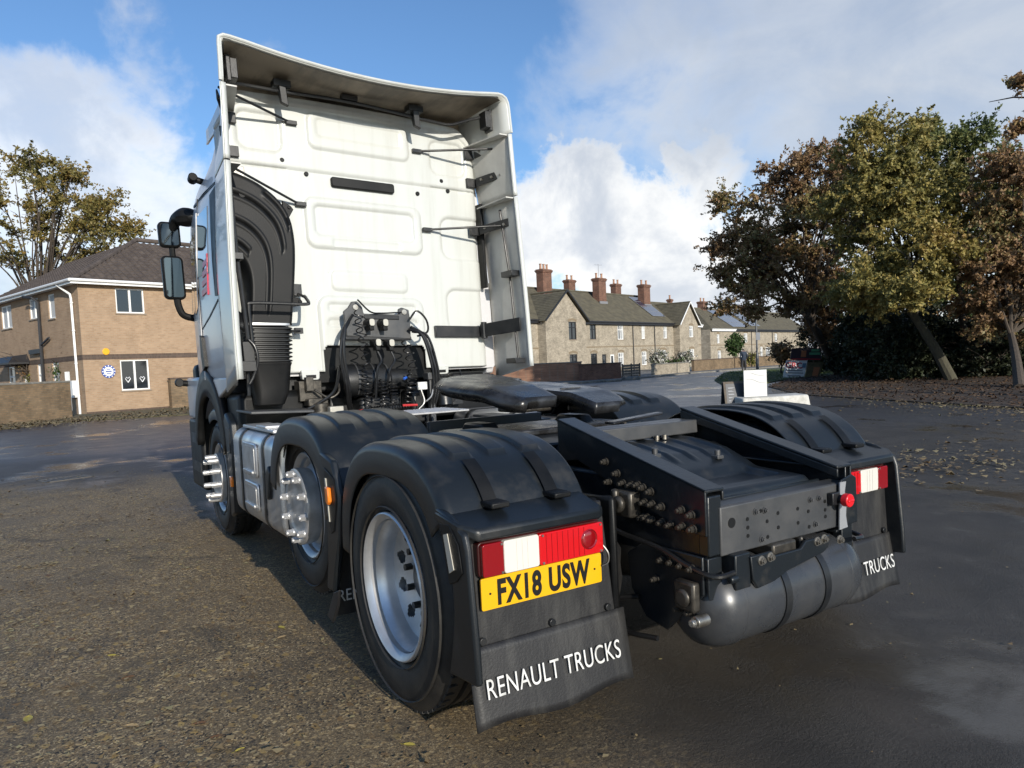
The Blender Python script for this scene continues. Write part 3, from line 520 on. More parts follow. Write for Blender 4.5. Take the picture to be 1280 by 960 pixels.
# ================================================================== chassis
def onx(px, py, x):
    d = ray(px, py); return CAM+d*((x-CAM.x)/d.x)
def ony(px, py, y):
    d = ray(px, py); return CAM+d*((y-CAM.y)/d.y)
def nut_mesh(name, r, h, ax, mat, washer=True):
    mb = MB(); a = Vector(ax)
    if washer: mb.ring((0, 0, 0), a*.2*h, r*1.35, n=14)
    mb.ring((0, 0, 0), a*h*.7, r, n=6); mb.ring((0, 0, 0), a*h, r*.6, n=8)
    return mb.mesh(name, mat, 30)
for s in (-1, 1):
    mb = MB()
    mb.box(min(s*.425, s*.415), max(s*.425, s*.415), -.93, 5.2, .62, .90); mb.box(min(s*.424, s*.345), max(s*.424, s*.345), -.93, 5.2, .89, .90); mb.box(min(s*.424, s*.345), max(s*.424, s*.345), -.93, 5.2, .62, .632)
    P(mb, 'frame_rail', 'chassis_paint', bevel=.004)
    # loading ramp: sloping channel on top of the rail
    mb = MB()
    mb.prism([(-.058, 1.125), (-.945, .903), (-.945, .735), (-.80, .745), (-.45, .86), (-.20, .95), (-.058, .93)], 'x', s*.437, s*.427)
    mb.hexa([(s*.338, -.945, .891), (s*.437, -.945, .891), (s*.437, -.058, 1.113), (s*.338, -.058, 1.113), (s*.338, -.945, .903), (s*.437, -.945, .903), (s*.437, -.058, 1.125), (s*.338, -.058, 1.125)])
    mb.hexa([(s*.338, -.945, .855), (s*.348, -.945, .855), (s*.348, -.058, 1.07), (s*.338, -.058, 1.07), (s*.338, -.945, .89), (s*.348, -.945, .89), (s*.348, -.058, 1.112), (s*.338, -.058, 1.112)])
    mb.box(min(s*.345, s*.43), max(s*.345, s*.43), -.066, -.058, .93, 1.112)
    P(mb, 'loading_ramp', 'chassis_paint', bevel=.008, segs=3)
    # tank hanger plate below the rail end
    mb = MB(); mb.prism([(-.93, .66), (-.62, .66), (-.52, .60), (-.54, .46), (-.62, .36), (-.74, .34), (-.80, .40), (-.93, .52)], 'x', s*.445, s*.433)
    mb.prism([(-.945, .655), (-.90, .655), (-.90, .60), (-.92, .58), (-.945, .50)], 'x', s*.433, s*.36); P(mb, 'tank_hanger', 'chassis_paint', bevel=.004)
BM = nut_mesh('bolt', .0125, .034, (-1, 0, 0), 'oily_zinc')
BM2 = nut_mesh('bolt', .0125, .034, (1, 0, 0), 'oily_zinc')
bp = [(690+x/4.8, 500+y/4.8) for x, y in ((325, 370), (395, 440), (345, 490), (430, 500), (480, 510), (550, 525), (595, 550), (560, 615), (605, 625), (660, 640), (780, 660), (840, 690), (550, 705), (605, 718), (665, 735), (715, 750), (785, 760), (850, 775), (520, 510), (575, 705), (500, 560))]
bp += [(680+x/2.823, 480+y/2.823) for x, y in ((420, 620), (455, 628), (490, 640), (525, 652), (397, 688), (480, 790), (520, 805))]
for q in bp:
    w = onx(q[0], q[1], -.447)
    for me, s in ((BM, 1), (BM2, -1)):
        o = link('bolt', me, T); o.location = (w.x*s, w.y, w.z)
mb = MB(); w = onx(876, 776, -.47); mb.ring((-.44, w.y, w.z), (-.50, w.y, w.z), .022, n=14); mb.ring((-.50, w.y, w.z), (-.52, w.y, w.z), .014, n=10); P(mb, 'drain_valve', 'zinc', bevel=.003)
# suspension bracket castings and level valve on the rail
for s in (-1, 1):
    mb = MB(); c = onx(783, 628, -.47)
    mb.box(min(s*.44, s*.50), max(s*.44, s*.50), c.y-.055, c.y+.06, c.z-.055, c.z+.05); mb.ring((s*.50, c.y, c.z), (s*.53, c.y, c.z), .035, n=12); mb.box(min(s*.5, s*.53), max(s*.5, s*.53), c.y+.0, c.y+.03, c.z-.03, c.z+.06); P(mb, 'valve_casting', 'oily_zinc', bevel=.012)
    mb = MB(); mb.ring((s*.51, c.y+.03, c.z), (s*.66, c.y+.05, c.z+.01), .027, n=14); mb.ring((s*.53, c.y+.03, c.z), (s*.55, c.y+.03, c.z), .036, n=14); mb.ring((s*.57, c.y+.03, c.z), (s*.585, c.y+.03, c.z), .034, n=14); P(mb, 'guard_tube', 'black_plastic', bevel=.004)
    mb = MB(); c = onx(860, 742, -.46); mb.box(min(s*.447, s*.485), max(s*.447, s*.485), c.y-.05, c.y+.05, c.z-.06, c.z+.05); mb.ring((s*.48, c.y, c.z-.01), (s*.50, c.y, c.z-.01), .035, n=12); P(mb, 'brake_valve', 'oily_zinc', bevel=.012)
    mb = MB(); mb.tube(bez([(s*.52, -.40, .78), (s*.49, -.50, .70), (s*.46, -.72, .66), (s*.455, -.86, .62), (s*.44, -.98, .60), (s*.36, -1.0, .605)], 8), .010, 8); P(mb, 'air_pipe', 'hose')
    mb = MB(); mb.tube(bez([(s*.46, -.60, .44), (s*.50, -.52, .42), (s*.52, -.50, .36), (s*.50, -.56, .30), (s*.46, -.70, .30)], 8), .011, 8); P(mb, 'air_pipe', 'hose')
# rear crossmember
mb = MB(); mb.box(-.375, .40, -.957, -.945, .655, .835); mb.box(-.375, .40, -.945, -.86, .823, .835); mb.box(-.375, .40, -.945, -.86, .655, .667); XM = P(mb, 'rear_crossmember', 'grey_steel', bevel=.012, segs=3)
hm = MB().ring((0, -.0022, 0), (0, .004, 0), .0075, n=12).mesh('bolt_hole', 'ink', 30)  # black discs painted for the dark of bolt holes, nothing is cut
hx = [(890+0, 0)]
for px, py in [(850+x/3.69, 560+y/3.69) for x, y in ((311, 328), (313, 367), (314, 405), (372, 290), (402, 338), (405, 410), (452, 300), (454, 366), (543, 280), (545, 345), (592, 292), (596, 363), (668, 246), (670, 285), (671, 316))]:
    w = ony(px, py, -.958); o = link('bolt_hole', hm, XM); o.location = (w.x, -.957, w.z)
w = ony(914.7, 653.5, -.958); mb = MB(); mb.ring((w.x, -.9592, w.z), (w.x, -.95, w.z), .019, n=18); P(mb, 'tow_hole', 'ink', XM)  # black disc painted for the dark of a hole
rb = nut_mesh('crossmember_bolt', .010, .016, (0, -1, 0), 'grey_steel')
for px, py in [(850+x/3.69, 560+y/3.69) for x, y in ((348, 293), (391, 287), (377, 420), (600, 238), (640, 230), (624, 350))]:
    w = ony(px, py, -.958); o = link('crossmember_bolt', rb, XM); o.location = (w.x, -.957, w.z)
mb = MB(); mb.box(-.43, -.36, -.95, -.90, .66, .88); P(mb, 'rail_end_plate', 'chassis_paint', bevel=.006)
mb = MB(); mb.prism([(.315, .655), (.435, .66), (.43, .85), (.40, .865), (.33, .85), (.315, .83)], 'y', -.970, -.960); EP = P(mb, 'end_bracket', 'chassis_paint', bevel=.004)
mb = MB(); mb.prism([(.30, .648), (.355, .652), (.345, .70), (.35, .75), (.34, .80), (.35, .842), (.31, .842)], 'y', -.976, -.971); P(mb, 'zinc_plate', 'galv', EP)
mb = MB(); w = ony(1060.5, 625.5, -1.02); mb.ring((w.x, -1.03, w.z), (w.x, -1.0, w.z), .027, n=22); mb.box(w.x-.02, w.x+.02, -1.036, -1.028, w.z-.005, w.z+.005); P(mb, 'air_line_cap', 'red_plastic', bevel=.005)
mb = MB(); mb.ring((w.x, -1.0, w.z), (w.x, -.96, w.z), .019, n=14); mb.box(w.x-.05, w.x, -.985, -.96, w.z-.02, w.z+.03); P(mb, 'air_line_fitting', 'black_steel', EP, bevel=.004)
# air tank and its bracket
AX = (-.84, .450); prof = [(r_*1.1, t_) for r_, t_ in [(0, 0), (.05, .003), (.10, .022), (.132, .055), (.148, .10), (.150, .14), (.150, .79), (.148, .83), (.132, .875), (.10, .908), (.05, .927), (0, .93)]]
mb = MB(); mb.lathe(prof, (-.44, AX[0], AX[1]), (1, 0, 0), 48); TK = P(mb, 'air_tank', 'tank_paint', smooth=50)
for x in (-.085, .155):
    mb = MB(); mb.lathe([(.1655, 0), (.171, 0), (.171, .035), (.1655, .035)], (x, *AX), (1, 0, 0), 48, True); P(mb, 'tank_strap', 'black_steel', TK)
mb = MB(); mb.lathe([(.165, 0), (.1675, .003), (.1675, .01), (.165, .013)], (-.30, *AX), (1, 0, 0), 48, True); P(mb, 'weld_bead', 'tank_paint', TK)
mb = MB(); mb.lathe([(.165, 0), (.1675, .003), (.1675, .01), (.165, .013)], (.34, *AX), (1, 0, 0), 48, True); P(mb, 'weld_bead', 'tank_paint', TK)
mb = MB(); mb.prism([(-.27, .645), (-.15, .645), (-.14, .625), (.02, .625), (.05, .65), (.20, .65), (.19, .60), (.155, .585), (-.06, .555), (-.14, .53), (-.235, .52), (-.26, .56)], 'y', -1.0, -.985); TB = P(mb, 'tank_bracket', 'chassis_paint', bevel=.004)
tb = nut_mesh('tank_bolt', .0135, .020, (0, -1, 0), 'zinc')
for x, z in ((-.215, .622), (-.165, .626), (.115, .637), (.158, .640), (.26, .62)):
    o = link('tank_bolt', tb, TB); o.location = (x, -1.0, z)
mb = MB(); mb.box(-.12, .02, -.98, -.86, .61, .66); mb.box(.06, .08, -.97, -.9, .6, .66); P(mb, 'pipe_joint', 'oily_zinc', bevel=.01)
mb = MB(); mb.box(-.34, -.26, -.99, -.90, .53, .66); mb.ring((-.33, -.985, .575), (-.37, -.985, .575), .016, n=8); P(mb, 'hanger_gusset', 'chassis_paint', bevel=.005)
# cover between the rails
def tray(u, v):
    x = lerp(-.33, .33, u); y = lerp(.30, -.86, v)
    z = interp([(-.86, .835), (-.84, .865), (-.60, .880), (-.58, .885), (-.54, .905), (-.42, .955), (-.25, .985), (-.05, .99), (.30, .96)], y)
    e = ss(.8, 1, abs(x)/.33); z -= .05*e
    if -.84 < y < -.56: z -= .022*(1-ss(.19, .22, abs(x)))*ss(-.56, -.585, y)*(1-ss(-.74, -.765, y))
    if y > -.5: z += .008*(abs((x*9) % 1-.5) > .36)*ss(-.5, -.46, y)
    return (x, y, z)
mb = MB(); mb.grid(tray, 66, 90); TR = P(mb, 'axle_cover', 'guard_plastic', smooth=40, solid=.01)
mb = MB(); mb.box(-.33, .33, -.868, -.855, .72, .845); P(mb, 'cover_lip', 'guard_plastic', TR, bevel=.01)
for x, y, z in ((-.20, -.44, .965), (.12, -.50, .93)):
    mb = MB(); mb.ring((x, y, z), (x, y, z+.03), .013, n=10); mb.box(x-.02, x+.02, y-.02, y+.02, z-.01, z+.006); P(mb, 'cover_peg', 'grey_steel', TR, bevel=.003)
mb = MB(); mb.box(-.345, .345, -.17, -.10, 1.0, 1.065); mb.box(-.345, .345, -.10, -.02, 1.055, 1.065); P(mb, 'ramp_crossbar', 'grey_steel', bevel=.008)
for x in (.04, .09):
    mb = MB(); mb.ring((x, -.2, .99), (x, -.2, 1.015), .012, n=10); P(mb, 'crossbar_bolt', 'zinc', bevel=.002)
# middle of the frame: pedestal plates, catwalk, pipes, axles
mb = MB(); mb.box(-.62, .62, .18, 1.30, .965, .985); mb.box(-.62, -.44, .20, 1.25, .90, .966); mb.box(.44, .62, .20, 1.25, .90, .966); SP = P(mb, 'fifth_wheel_subplate', 'chassis_paint', bevel=.008)
sb = nut_mesh('plate_bolt', .013, .02, (0, 0, 1), 'oily_zinc')
for s in (-1, 1):
    for y in np.linspace(.25, 1.2, 8): o = link('plate_bolt', sb, SP); o.location = (s*.58, y, .985)
mb = MB(); mb.box(-.36, .36, 2.22, 2.64, 1.035, 1.05); CW = P(mb, 'catwalk', 'chequer', bevel=.004)
tm = MB().hexa([(-.022, -.004, 0), (.022, -.004, 0), (.022, .004, 0), (-.022, .004, 0), (-.018, -.002, .004), (.018, -.002, .004), (.018, .002, .004), (-.018, .002, .004)]).v
tf = MB().box(0, 1, 0, 1, 0, 1).f; mb = MB()
for i in range(17):
    for j in range(0, 34, 3):
        a = PI/4 if (i+j) % 2 else -PI/4; cx, cy = -.32+i*.04, 2.235+j*.012
        mb.add([(cx+x*math.cos(a)-y*math.sin(a), cy+x*math.sin(a)+y*math.cos(a), 1.050+z) for x, y, z in tm], tf)
o = P(mb, 'tread_pattern', 'bright', CW, smooth=0); o['kind'] = 'stuff'
mb = MB(); mb.box(-.42, .42, 1.32, 1.36, .90, 1.05); mb.box(-.62, -.43, 1.34, 2.3, .98, 1.0); mb.box(.43, .62, 1.34, 2.3, .98, 1.0); P(mb, 'catwalk_support', 'grey_steel', bevel=.006)
mb = MB(); mb.box(-.42, .42, 2.2, 2.3, .70, .88); mb.box(-.42, .42, .3, .42, .65, .85); mb.box(-.42, .42, -.3, -.2, .65, .85); P(mb, 'frame_crossmember', 'chassis_paint', bevel=.006)
for k in range(5):
    mb = MB(); mb.tube(bez([(-.30+.05*k, -.1, .92), (-.28+.05*k, .6, .915+.01*(k % 2)), (-.25+.07*k, 1.4, .93), (-.2+.05*k, 2.5, .95), (-.2+.06*k, 2.9, 1.0)], 6), .009+.002*(k % 3), 6); P(mb, 'brake_pipe', 'hose')
mb = MB(); mb.tube([(-.98, 0, .503), (.98, 0, .503)], .07, 14); mb.ball((0, 0, .52), (.2, .2, .21), 20, 12); P(mb, 'drive_axle', 'black_steel')
mb = MB(); mb.tube([(-1.0, 1.31, .65), (1.0, 1.31, .65)], .05, 12); P(mb, 'lift_axle', 'black_steel')
mb = MB(); mb.tube([(-1.0, 4.03, .5), (1.0, 4.03, .5)], .05, 12); P(mb, 'steer_axle', 'black_steel')
for s in (-1, 1):
    for y in (-.42, .40):
        mb = MB(); mb.lathe([(0, 0), (.09, 0), (.12, .02), (.13, .08), (.125, .14), (.13, .2), (.10, .25), (0, .25)], (s*.56, y, .42), (0, 0, 1), 24); P(mb, 'air_spring', 'tyre_rubber')
    mb = MB(); mb.box(min(s*.52, s*.6), max(s*.52, s*.6), -.55, .5, .36, .42); P(mb, 'spring_beam', 'black_steel', bevel=.01)
# ---- fifth wheel
FW = P(MB().box(-.50, .50, .56, 1.04, .985, 1.02), 'fifth_wheel', 'grease_steel', bevel=.01)
FY = .84
HW = [(-.47, .33), (-.45, .37), (-.38, .405), (-.25, .44), (-.1, .468), (.05, .475), (.2, .46), (.32, .41), (.4, .33), (.45, .22), (.47, .05)]
SW = [(-.47, .135), (-.40, .13), (-.28, .12), (-.12, .075), (-.02, .052), (.02, .046), (.05, .028), (.062, .002), (.47, .001)]
def fwz(y, x): return 1.228+.085*y-.11*max(0, -y-.24)**1.0*1.6-.05*max(0, abs(x)-.38)
for s in (-1, 1):
    def fn(u, v, s=s):
        y = lerp(-.47, .47, v); a = interp(SW, y); b = interp(HW, y); x = lerp(a, b, u)
        z = fwz(y, x)-.02*ss(.93, 1, u)**2
        return (s*x, FY+y, z)
    mb = MB(); mb.grid(fn, 14, 60); o = P(mb, 'coupling_plate', 'grease_steel', FW, smooth=50)
    o.modifiers.new('s', 'SOLIDIFY').thickness = .06; o.modifiers['s'].offset = -1 if s > 0 else 1
    mb = MB(); mb.prism([(.68, 1.0), (1.0, 1.0), (.94, 1.06), (.74, 1.06)], 'x', s*.28, s*.38); P(mb, 'pedestal', 'black_steel', FW, bevel=.012)
    mb = MB(); mb.box(min(s*.17, s*.31), max(s*.17, s*.31), .73, .75, fwz(-.06, .2)-.0005+.0, fwz(-.06, .2)+.004); P(mb, 'cast_mark', 'grease', FW)
mb = MB(); mb.box(-.12, .12, .76, 1.0, 1.10, 1.18); P(mb, 'lock_jaw', 'grease', FW, bevel=.012)
mb = MB(); mb.tube([(.3, .85, 1.1), (.62, .75, 1.09)], .014, 8); P(mb, 'release_rod', 'grease', FW)
mb = MB(); mb.hexa([(.18, .28, 1.03), (.62, .36, 1.05), (.62, .42, 1.05), (.18, .36, 1.03), (.18, .28, 1.045), (.62, .36, 1.065), (.62, .42, 1.065), (.18, .36, 1.045)]); P(mb, 'release_handle', 'grease_steel', FW, bevel=.006)

# ================================================================== wheels
def tyre_mesh(w, R=.503, n=72):
    h = w/2; pr = [(.292, -h+.045), (.31, -h+.02), (.34, -h+.006), (.385, -h), (.43, -h+.004), (.465, -h+.016), (.488, -h+.030), (R-.004, -h+.042)]
    for gx in (-.30, -.10, .10, .30):
        c = gx*w; pr += [(R, c-.012), (R-.016, c-.008), (R-.016, c+.008), (R, c+.012)]
    pr += [(R-.004, h-.042), (.488, h-.030), (.465, h-.016), (.43, h-.004), (.385, h), (.34, h-.006), (.31, h-.02), (.292, h-.045)]
    mb = MB(); mb.lathe(pr, (0, 0, 0), (1, 0, 0), n)
    # sidewall mould rings and lettering bars, shoulder blocks
    for s in (-1, 1):
        for r in (.325, .452): mb.lathe([(r-.004, s*(h-.004)), (r, s*(h+.003)), (r+.004, s*(h-.004))], (0, 0, 0), (1, 0, 0), n)
        for k in range(60):
            a = 2*PI*k/60; c_, s_ = math.cos(a), math.sin(a); m = Matrix(((1, 0, 0), (0, c_, -s_), (0, s_, c_)))
            mb.box(min(s*(h-.038), s*(h-.075)), max(s*(h-.038), s*(h-.075)), -.016, .016, R-.012, R+.003, m.to_4x4())
    return mb.mesh('tyre', 'tyre_rubber', 40, recalc=True)
TY = tyre_mesh(.30); TYD = tyre_mesh(.275)
def polar_disc(mb, r0, r1, x0, x1, holes, ha, hb, n=120, nr=10):
    for j in range(nr):
        ra, rb_ = lerp(r0, r1, j/nr), lerp(r0, r1, (j+1)/nr); xa, xb = lerp(x0, x1, j/nr), lerp(x0, x1, (j+1)/nr)
        for k in range(n):
            ph = ((k+.5)/n*holes) % 1; rm = (ra+rb_)/2
            dx = (ph-.5)*2*PI*rm/holes; dr = rm-(ha+hb)/2
            if (dx/.030)**2+(dr/((hb-ha)/2))**2 < 1: continue
            a0, a1 = 2*PI*k/n, 2*PI*(k+1)/n
            mb.add([(xa, ra*math.cos(a0), ra*math.sin(a0)), (xb, rb_*math.cos(a0), rb_*math.sin(a0)), (xb, rb_*math.cos(a1), rb_*math.sin(a1)), (xa, ra*math.cos(a1), ra*math.sin(a1))], [(0, 1, 2, 3)])
# outer side of a wheel is -x in its own frame
mb = MB(); mb.lathe([(.270, -.11), (.282, -.130), (.296, -.137), (.302, -.132), (.303, -.118), (.290, -.10), (.283, -.06), (.262, -.03), (.258, .06), (.262, .10), (.29, .12), (.302, .135), (.296, .137), (.280, .125)][::-1], (0, 0, 0), (1, 0, 0), 64)
mb.lathe([(.268, -.112), (.270, -.09), (.257, -.07), (.252, -.045), (.250, -.025), (.247, -.012)], (0, 0, 0), (1, 0, 0), 64)
polar_disc(mb, .105, .248, .03, -.014, 10, .176, .226, nr=14); RIM_D = mb.mesh('drive_rim', 'galv', 35)
mb = MB(); mb.lathe([(.270, -.11), (.282, -.130), (.296, -.137), (.302, -.132), (.303, -.118), (.290, -.10), (.262, -.03), (.258, .06), (.29, .12), (.302, .135), (.280, .125)][::-1], (0, 0, 0), (1, 0, 0), 64)
mb.lathe([(.268, -.112), (.270, -.09), (.256, -.075), (.252, -.06)], (0, 0, 0), (1, 0, 0), 64)
polar_disc(mb, .18, .252, -.150, -.06, 10, .225, .247, nr=12); RIM_S = mb.mesh('steer_rim', 'galv', 35)
mb = MB(); mb.lathe([(0, -.171), (.07, -.171), (.10, -.169), (.145, -.169), (.150, -.172), (.205, -.172), (.214, -.168), (.216, -.155), (.212, -.10), (.20, -.06), (.18, -.05)], (0, 0, 0), (1, 0, 0), 56); HUB_S = mb.mesh('hub_disc', 'alu_dull', 35)
mb = MB(); mb.lathe([(0, .0), (.075, .0), (.09, .008), (.095, .02), (.10, .035), (.11, .065), (.252, .07), (.252, .075)], (0, 0, 0), (1, 0, 0), 32); HUB_D = mb.mesh('hub', 'black_steel', 35)  # wide black back disc added so the rim holes look dark
mb = MB(); mb.ring((-.17, 0, 0), (-.178, 0, 0), .024, n=16); mb.ring((-.178, 0, 0), (-.205, 0, 0), .020, n=6); mb.ring((-.205, 0, 0), (-.213, 0, 0), .014, n=10); NUT_M = mb.mesh('wheel_nut', 'bright', 30)
mb = MB(); mb.ring((-.17, 0, 0), (-.180, 0, 0), .022, n=16); mb.ring((-.18, 0, 0), (-.245, 0, 0), .024, .023, n=18); mb.ring((-.245, 0, 0), (-.254, 0, 0), .018, n=12); NUT_F = mb.mesh('wheel_nut', 'bright', 30)
mb = MB(); mb.ring((.03, 0, 0), (-.01, 0, 0), .016, n=6); NUT_D = mb.mesh('wheel_nut', 'oily_zinc', 30)
def wheel(kind, s, xo, y, z):
    """xo = |x| of the outer sidewall"""
    w = .275 if kind == 'drive' else .30; cx = -s*0+s*(xo-w/2)
    rot = 0 if s < 0 else PI
    rim = link('wheel', RIM_D if kind == 'drive' else RIM_S, T); rim.location = (cx, y, z); rim.rotation_euler = (0, 0, rot)
    link('tyre', TYD if kind == 'drive' else TY, rim)
    hb = link('hub', HUB_D if kind == 'drive' else HUB_S, rim)
    if kind == 'mid': hb.location.x = -.025
    for k in range(10):
        a = 2*PI*(k+.3)/10; rr = .168 if kind != 'drive' else .14
        o = link('wheel_nut', {'drive': NUT_D, 'mid': NUT_M, 'front': NUT_F}[kind], rim); hx = -.025 if kind == 'mid' else 0
        o.location = (-.002 if kind != 'drive' else 0, rr*math.cos(a), rr*math.sin(a)) if kind == 'drive' else (hx, .183*math.cos(a), .183*math.sin(a))
    if kind == 'drive':
        o = link('wheel', RIM_D, T); o.location = (s*(xo-w/2-.335), y, z); o.rotation_euler = (0, 0, PI if s < 0 else 0); link('tyre', TYD, o)
for s in (-1, 1):
    wheel('drive', s, 1.262, 0, .503); wheel('mid', s, 1.20, 1.36, .638); wheel('front', s, 1.16, 4.05, .503)

# ================================================================== mudguards, lamps, flaps
def guard_R(a, base, amp): return base+amp*math.sin(2*a)**2
def mudguard(s, yc, zc, base, amp, a0, a1, xi=.655, xo=1.262, ribs=True, lip=.10, name='mudguard', r0=rad(30), r1=rad(120)):
    w = xo-xi
    bands = [(.12, .27), (.40, .55), (.68, .83)]
    def fn(u, v):
        a = lerp(a0, a1, v); R = guard_R(a, base, amp)
        if u < .78:
            q = u/.78; x = lerp(xi, xo-.045, q); r = R
            if ribs:
                k = ss(r0-.03, r0, a)*(1-ss(r1, r1+.03, a))
                for b0, b1 in bands: r += .015*k*ss(b0-.006, b0+.006, q)*(1-ss(b1-.006, b1+.006, q))
                r -= .004*math.exp(-((a-rad(131))/.006)**2)
        elif u < .90:
            t = (u-.78)/.12*PI/2; x = xo-.045+.045*math.sin(t); r = R-.045*(1-math.cos(t))
        else:
            q = (u-.90)/.10; x = xo+.002*math.sin(PI*q); r = R-.045-lip*q*.9
        return (s*x, yc+r*math.cos(a), zc+r*math.sin(a))
    mb = MB(); mb.grid(fn, 130, 80); o_ = P(mb, name, 'guard_plastic', smooth=40, recalc=False); m_ = o_.modifiers.new('s', 'SOLIDIFY'); m_.thickness = .008; m_.offset = -1 if s < 0 else 1; return o_
for s in (-1, 1):
    G = mudguard(s, 0, .50, .590, .052, rad(6), rad(146))
    # platform above the tail lamp
    mb = MB()
    top = [(1.262, -.44, .885), (1.268, -.52, .880), (1.262, -.62, .862), (1.215, -.672, .838), (.70, -.672, .838), (.665, -.65, .842), (.655, -.50, .880), (.655, -.44, .90)]
    n_ = len(top); v = [(s*x, y, z) for x, y, z in top]+[(s*x, y, z-.042) for x, y, z in top]; mb.add(v, [tuple(range(n_)), tuple(range(2*n_-1, n_-1, -1))]+[(i, (i+1) % n_, n_+(i+1) % n_, n_+i) for i in range(n_)])
    P(mb, 'lamp_shelf', 'guard_plastic', G, bevel=.012, segs=3)
    # rubber hold-down straps
    for x in (1.07, .80):
        mb = MB(); pts = []
        for k in range(9):
            a = rad(lerp(124, 143, k/8)); r = guard_R(a, .59, .052)+.012; pts.append((a, r))
        mb.grid(lambda u, v: (s*(x-.028+.056*u), (lambda a, r: r*math.cos(a))(*pts[min(8, int(v*8+.5))]), .50+(lambda a, r: r*math.sin(a))(*pts[min(8, int(v*8+.5))])), 2, 8)
        P(mb, 'hold_down_strap', 'black_plastic', G, recalc=False)
        mb = MB(); mb.box(min(s*(x-.04), s*(x+.035)), max(s*(x-.04), s*(x+.035)), -.585, -.50, .880, .902); P(mb, 'strap_catch', 'black_plastic', G, bevel=.006)
    # outer side panel behind the wheel and the back board
    mb = MB(); mb.prism([(-.44, .90), (-.56, .875), (-.655, .83), (-.672, .78), (-.70, .45), (-.705, .33), (-.50, .31), (-.535, .42), (-.56, .55), (-.555, .68), (-.50, .80), (-.42, .86)], 'x', s*1.262, s*1.235); SPN = P(mb, 'guard_side_panel', 'guard_plastic', G, bevel=.01)
    mb = MB(); mb.prism([(-.495, .845), (-.565, .85), (-.625, .79), (-.645, .70), (-.60, .66), (-.55, .64), (-.53, .70)], 'x', s*1.267, s*1.262); P(mb, 'reflector_housing', 'black_plastic', G, bevel=.004)
    mb = MB(); mb.prism([(-.525, .81), (-.556, .818), (-.592, .70), (-.558, .682)], 'x', s*1.270, s*1.267); P(mb, 'side_reflector', 'reflector', G)
    mb = MB(); mb.hexa([(s*1.25, -.658, .36), (s*.595, -.658, .36), (s*.60, -.640, .36), (s*1.25, -.640, .36), (s*1.24, -.632, .85), (s*.63, -.632, .85), (s*.63, -.615, .85), (s*1.24, -.615, .85)]); P(mb, 'back_board', 'flap_rubber', G, bevel=.006)
    # inner cheek
    mb = MB(); mb.prism([(-.62, .86), (-.62, .20), (-.50, .22), (-.46, .55), (-.40, .85)], 'x', s*.57, s*.60); P(mb, 'guard_inner_panel', 'black_plastic', G, bevel=.02)
    # mud flap with lettering
    mb = MB()
    def flap(u, v, s=s):
        x = lerp(1.25, .565, u); z = lerp(.43, .160+.012*math.sin(9*u), v); return (s*x, -.664-.045*v-.010*math.sin(PI*u)*v, z)
    mb.grid(flap, 20, 10); FL = P(mb, 'mud_flap', 'flap_rubber', smooth=60, solid=.008)
    up = Vector((0, .045, .27)).normalized(); ctr = Vector((s*.915, -.700, .262))
    text_mesh('flap_lettering', 'RENAULT TRUCKS', 'letter_white', .096, ctr+Vector((0, -.008, 0)), (1, 0, 0), up, FL, xs=.70, bold=-.0002, align='CENTER', space=1.06)
    for x in (1.19, .90, .64):
        mb = MB(); mb.ring((s*x, -.668, .445), (s*x, -.655, .445), .014, n=10); P(mb, 'flap_bolt', 'black_steel', FL, bevel=.002)
    # tail lamp
    o0, o1 = 1.192, .672
    mb = MB(); mb.prism([(s*a, b) for a, b in rrect(.667, 1.197, .664, .788, .018)], 'y', -.668, -.630); TL = P(mb, 'tail_lamp', 'lamp_back', bevel=.004)
    def lens(a, b, name, mat, y=-.690, z0=.669, z1=.783):
        mb = MB(); mb.prism([(s*p, q) for p, q in rrect(min(a, b), max(a, b), z0, z1, .010)], 'y', y, -.667); return P(mb, name, mat, TL, bevel=.003)
    lens(1.190, 1.106, 'side_lens', 'dark_red_lens'); lens(1.105, .960, 'reverse_lens', 'white_lens'); lens(.9595, .672, 'rear_lens', 'red_lens')
    for x_ in (1.055, 1.032, 1.01): mb = MB(); mb.box(min(s*x_, s*(x_-.0015)), max(s*x_, s*(x_-.0015)), -.6915, -.689, .675, .777); P(mb, 'lens_rib', 'white_lens', TL)
    for k_ in range(1, 9): mb = MB(); xr = .955-.024*k_; mb.box(min(s*xr, s*(xr-.0018)), max(s*xr, s*(xr-.0018)), -.6912, -.689, .675, .777); P(mb, 'lens_rib', 'dark_red_lens', TL)
    mb = MB(); mb.lathe([(.030, 0), (.034, -.003), (.038, 0)], (s*.738, -.6905, .728), (0, 1, 0), 28); mb.lathe([(0, -.002), (.026, -.002), (.030, 0)], (s*.738, -.6905, .728), (0, 1, 0), 28); P(mb, 'fog_lens_ring', 'dark_red_lens', TL)
    for x in (1.115, .945, .685):
        for z in (.677, .775):
            mb = MB(); mb.ring((s*x, -.694, z), (s*x, -.688, z), .0045, n=8); P(mb, 'lens_screw', 'zinc', TL)
    # between the axles: mid wheel guard, its flap and side marker
    G2 = mudguard(s, 1.27, .52, .625, .052, rad(20), rad(164), lip=.12, r0=rad(30), r1=rad(121))
    mb = MB(); mb.prism([(1.905, .82), (1.975, .76), (1.985, .60), (1.93, .60), (1.90, .70), (1.86, .78)], 'x', s*1.262, s*1.2); mb.box(min(s*1.2, s*.66), max(s*1.2, s*.66), 1.96, 1.985, .55, .80); P(mb, 'guard_front_apron', 'guard_plastic', G2, bevel=.01)
    mb = MB(); mb.prism([(.92, 1.01), (.66, .96), (.575, .80), (.60, .60), (.68, .44), (.74, .30), (.84, .30), (.80, .44), (.78, .62), (.80, .80), (.88, .93)], 'x', s*1.262, s*1.225); P(mb, 'guard_rear_panel', 'guard_plastic', G2, bevel=.012)
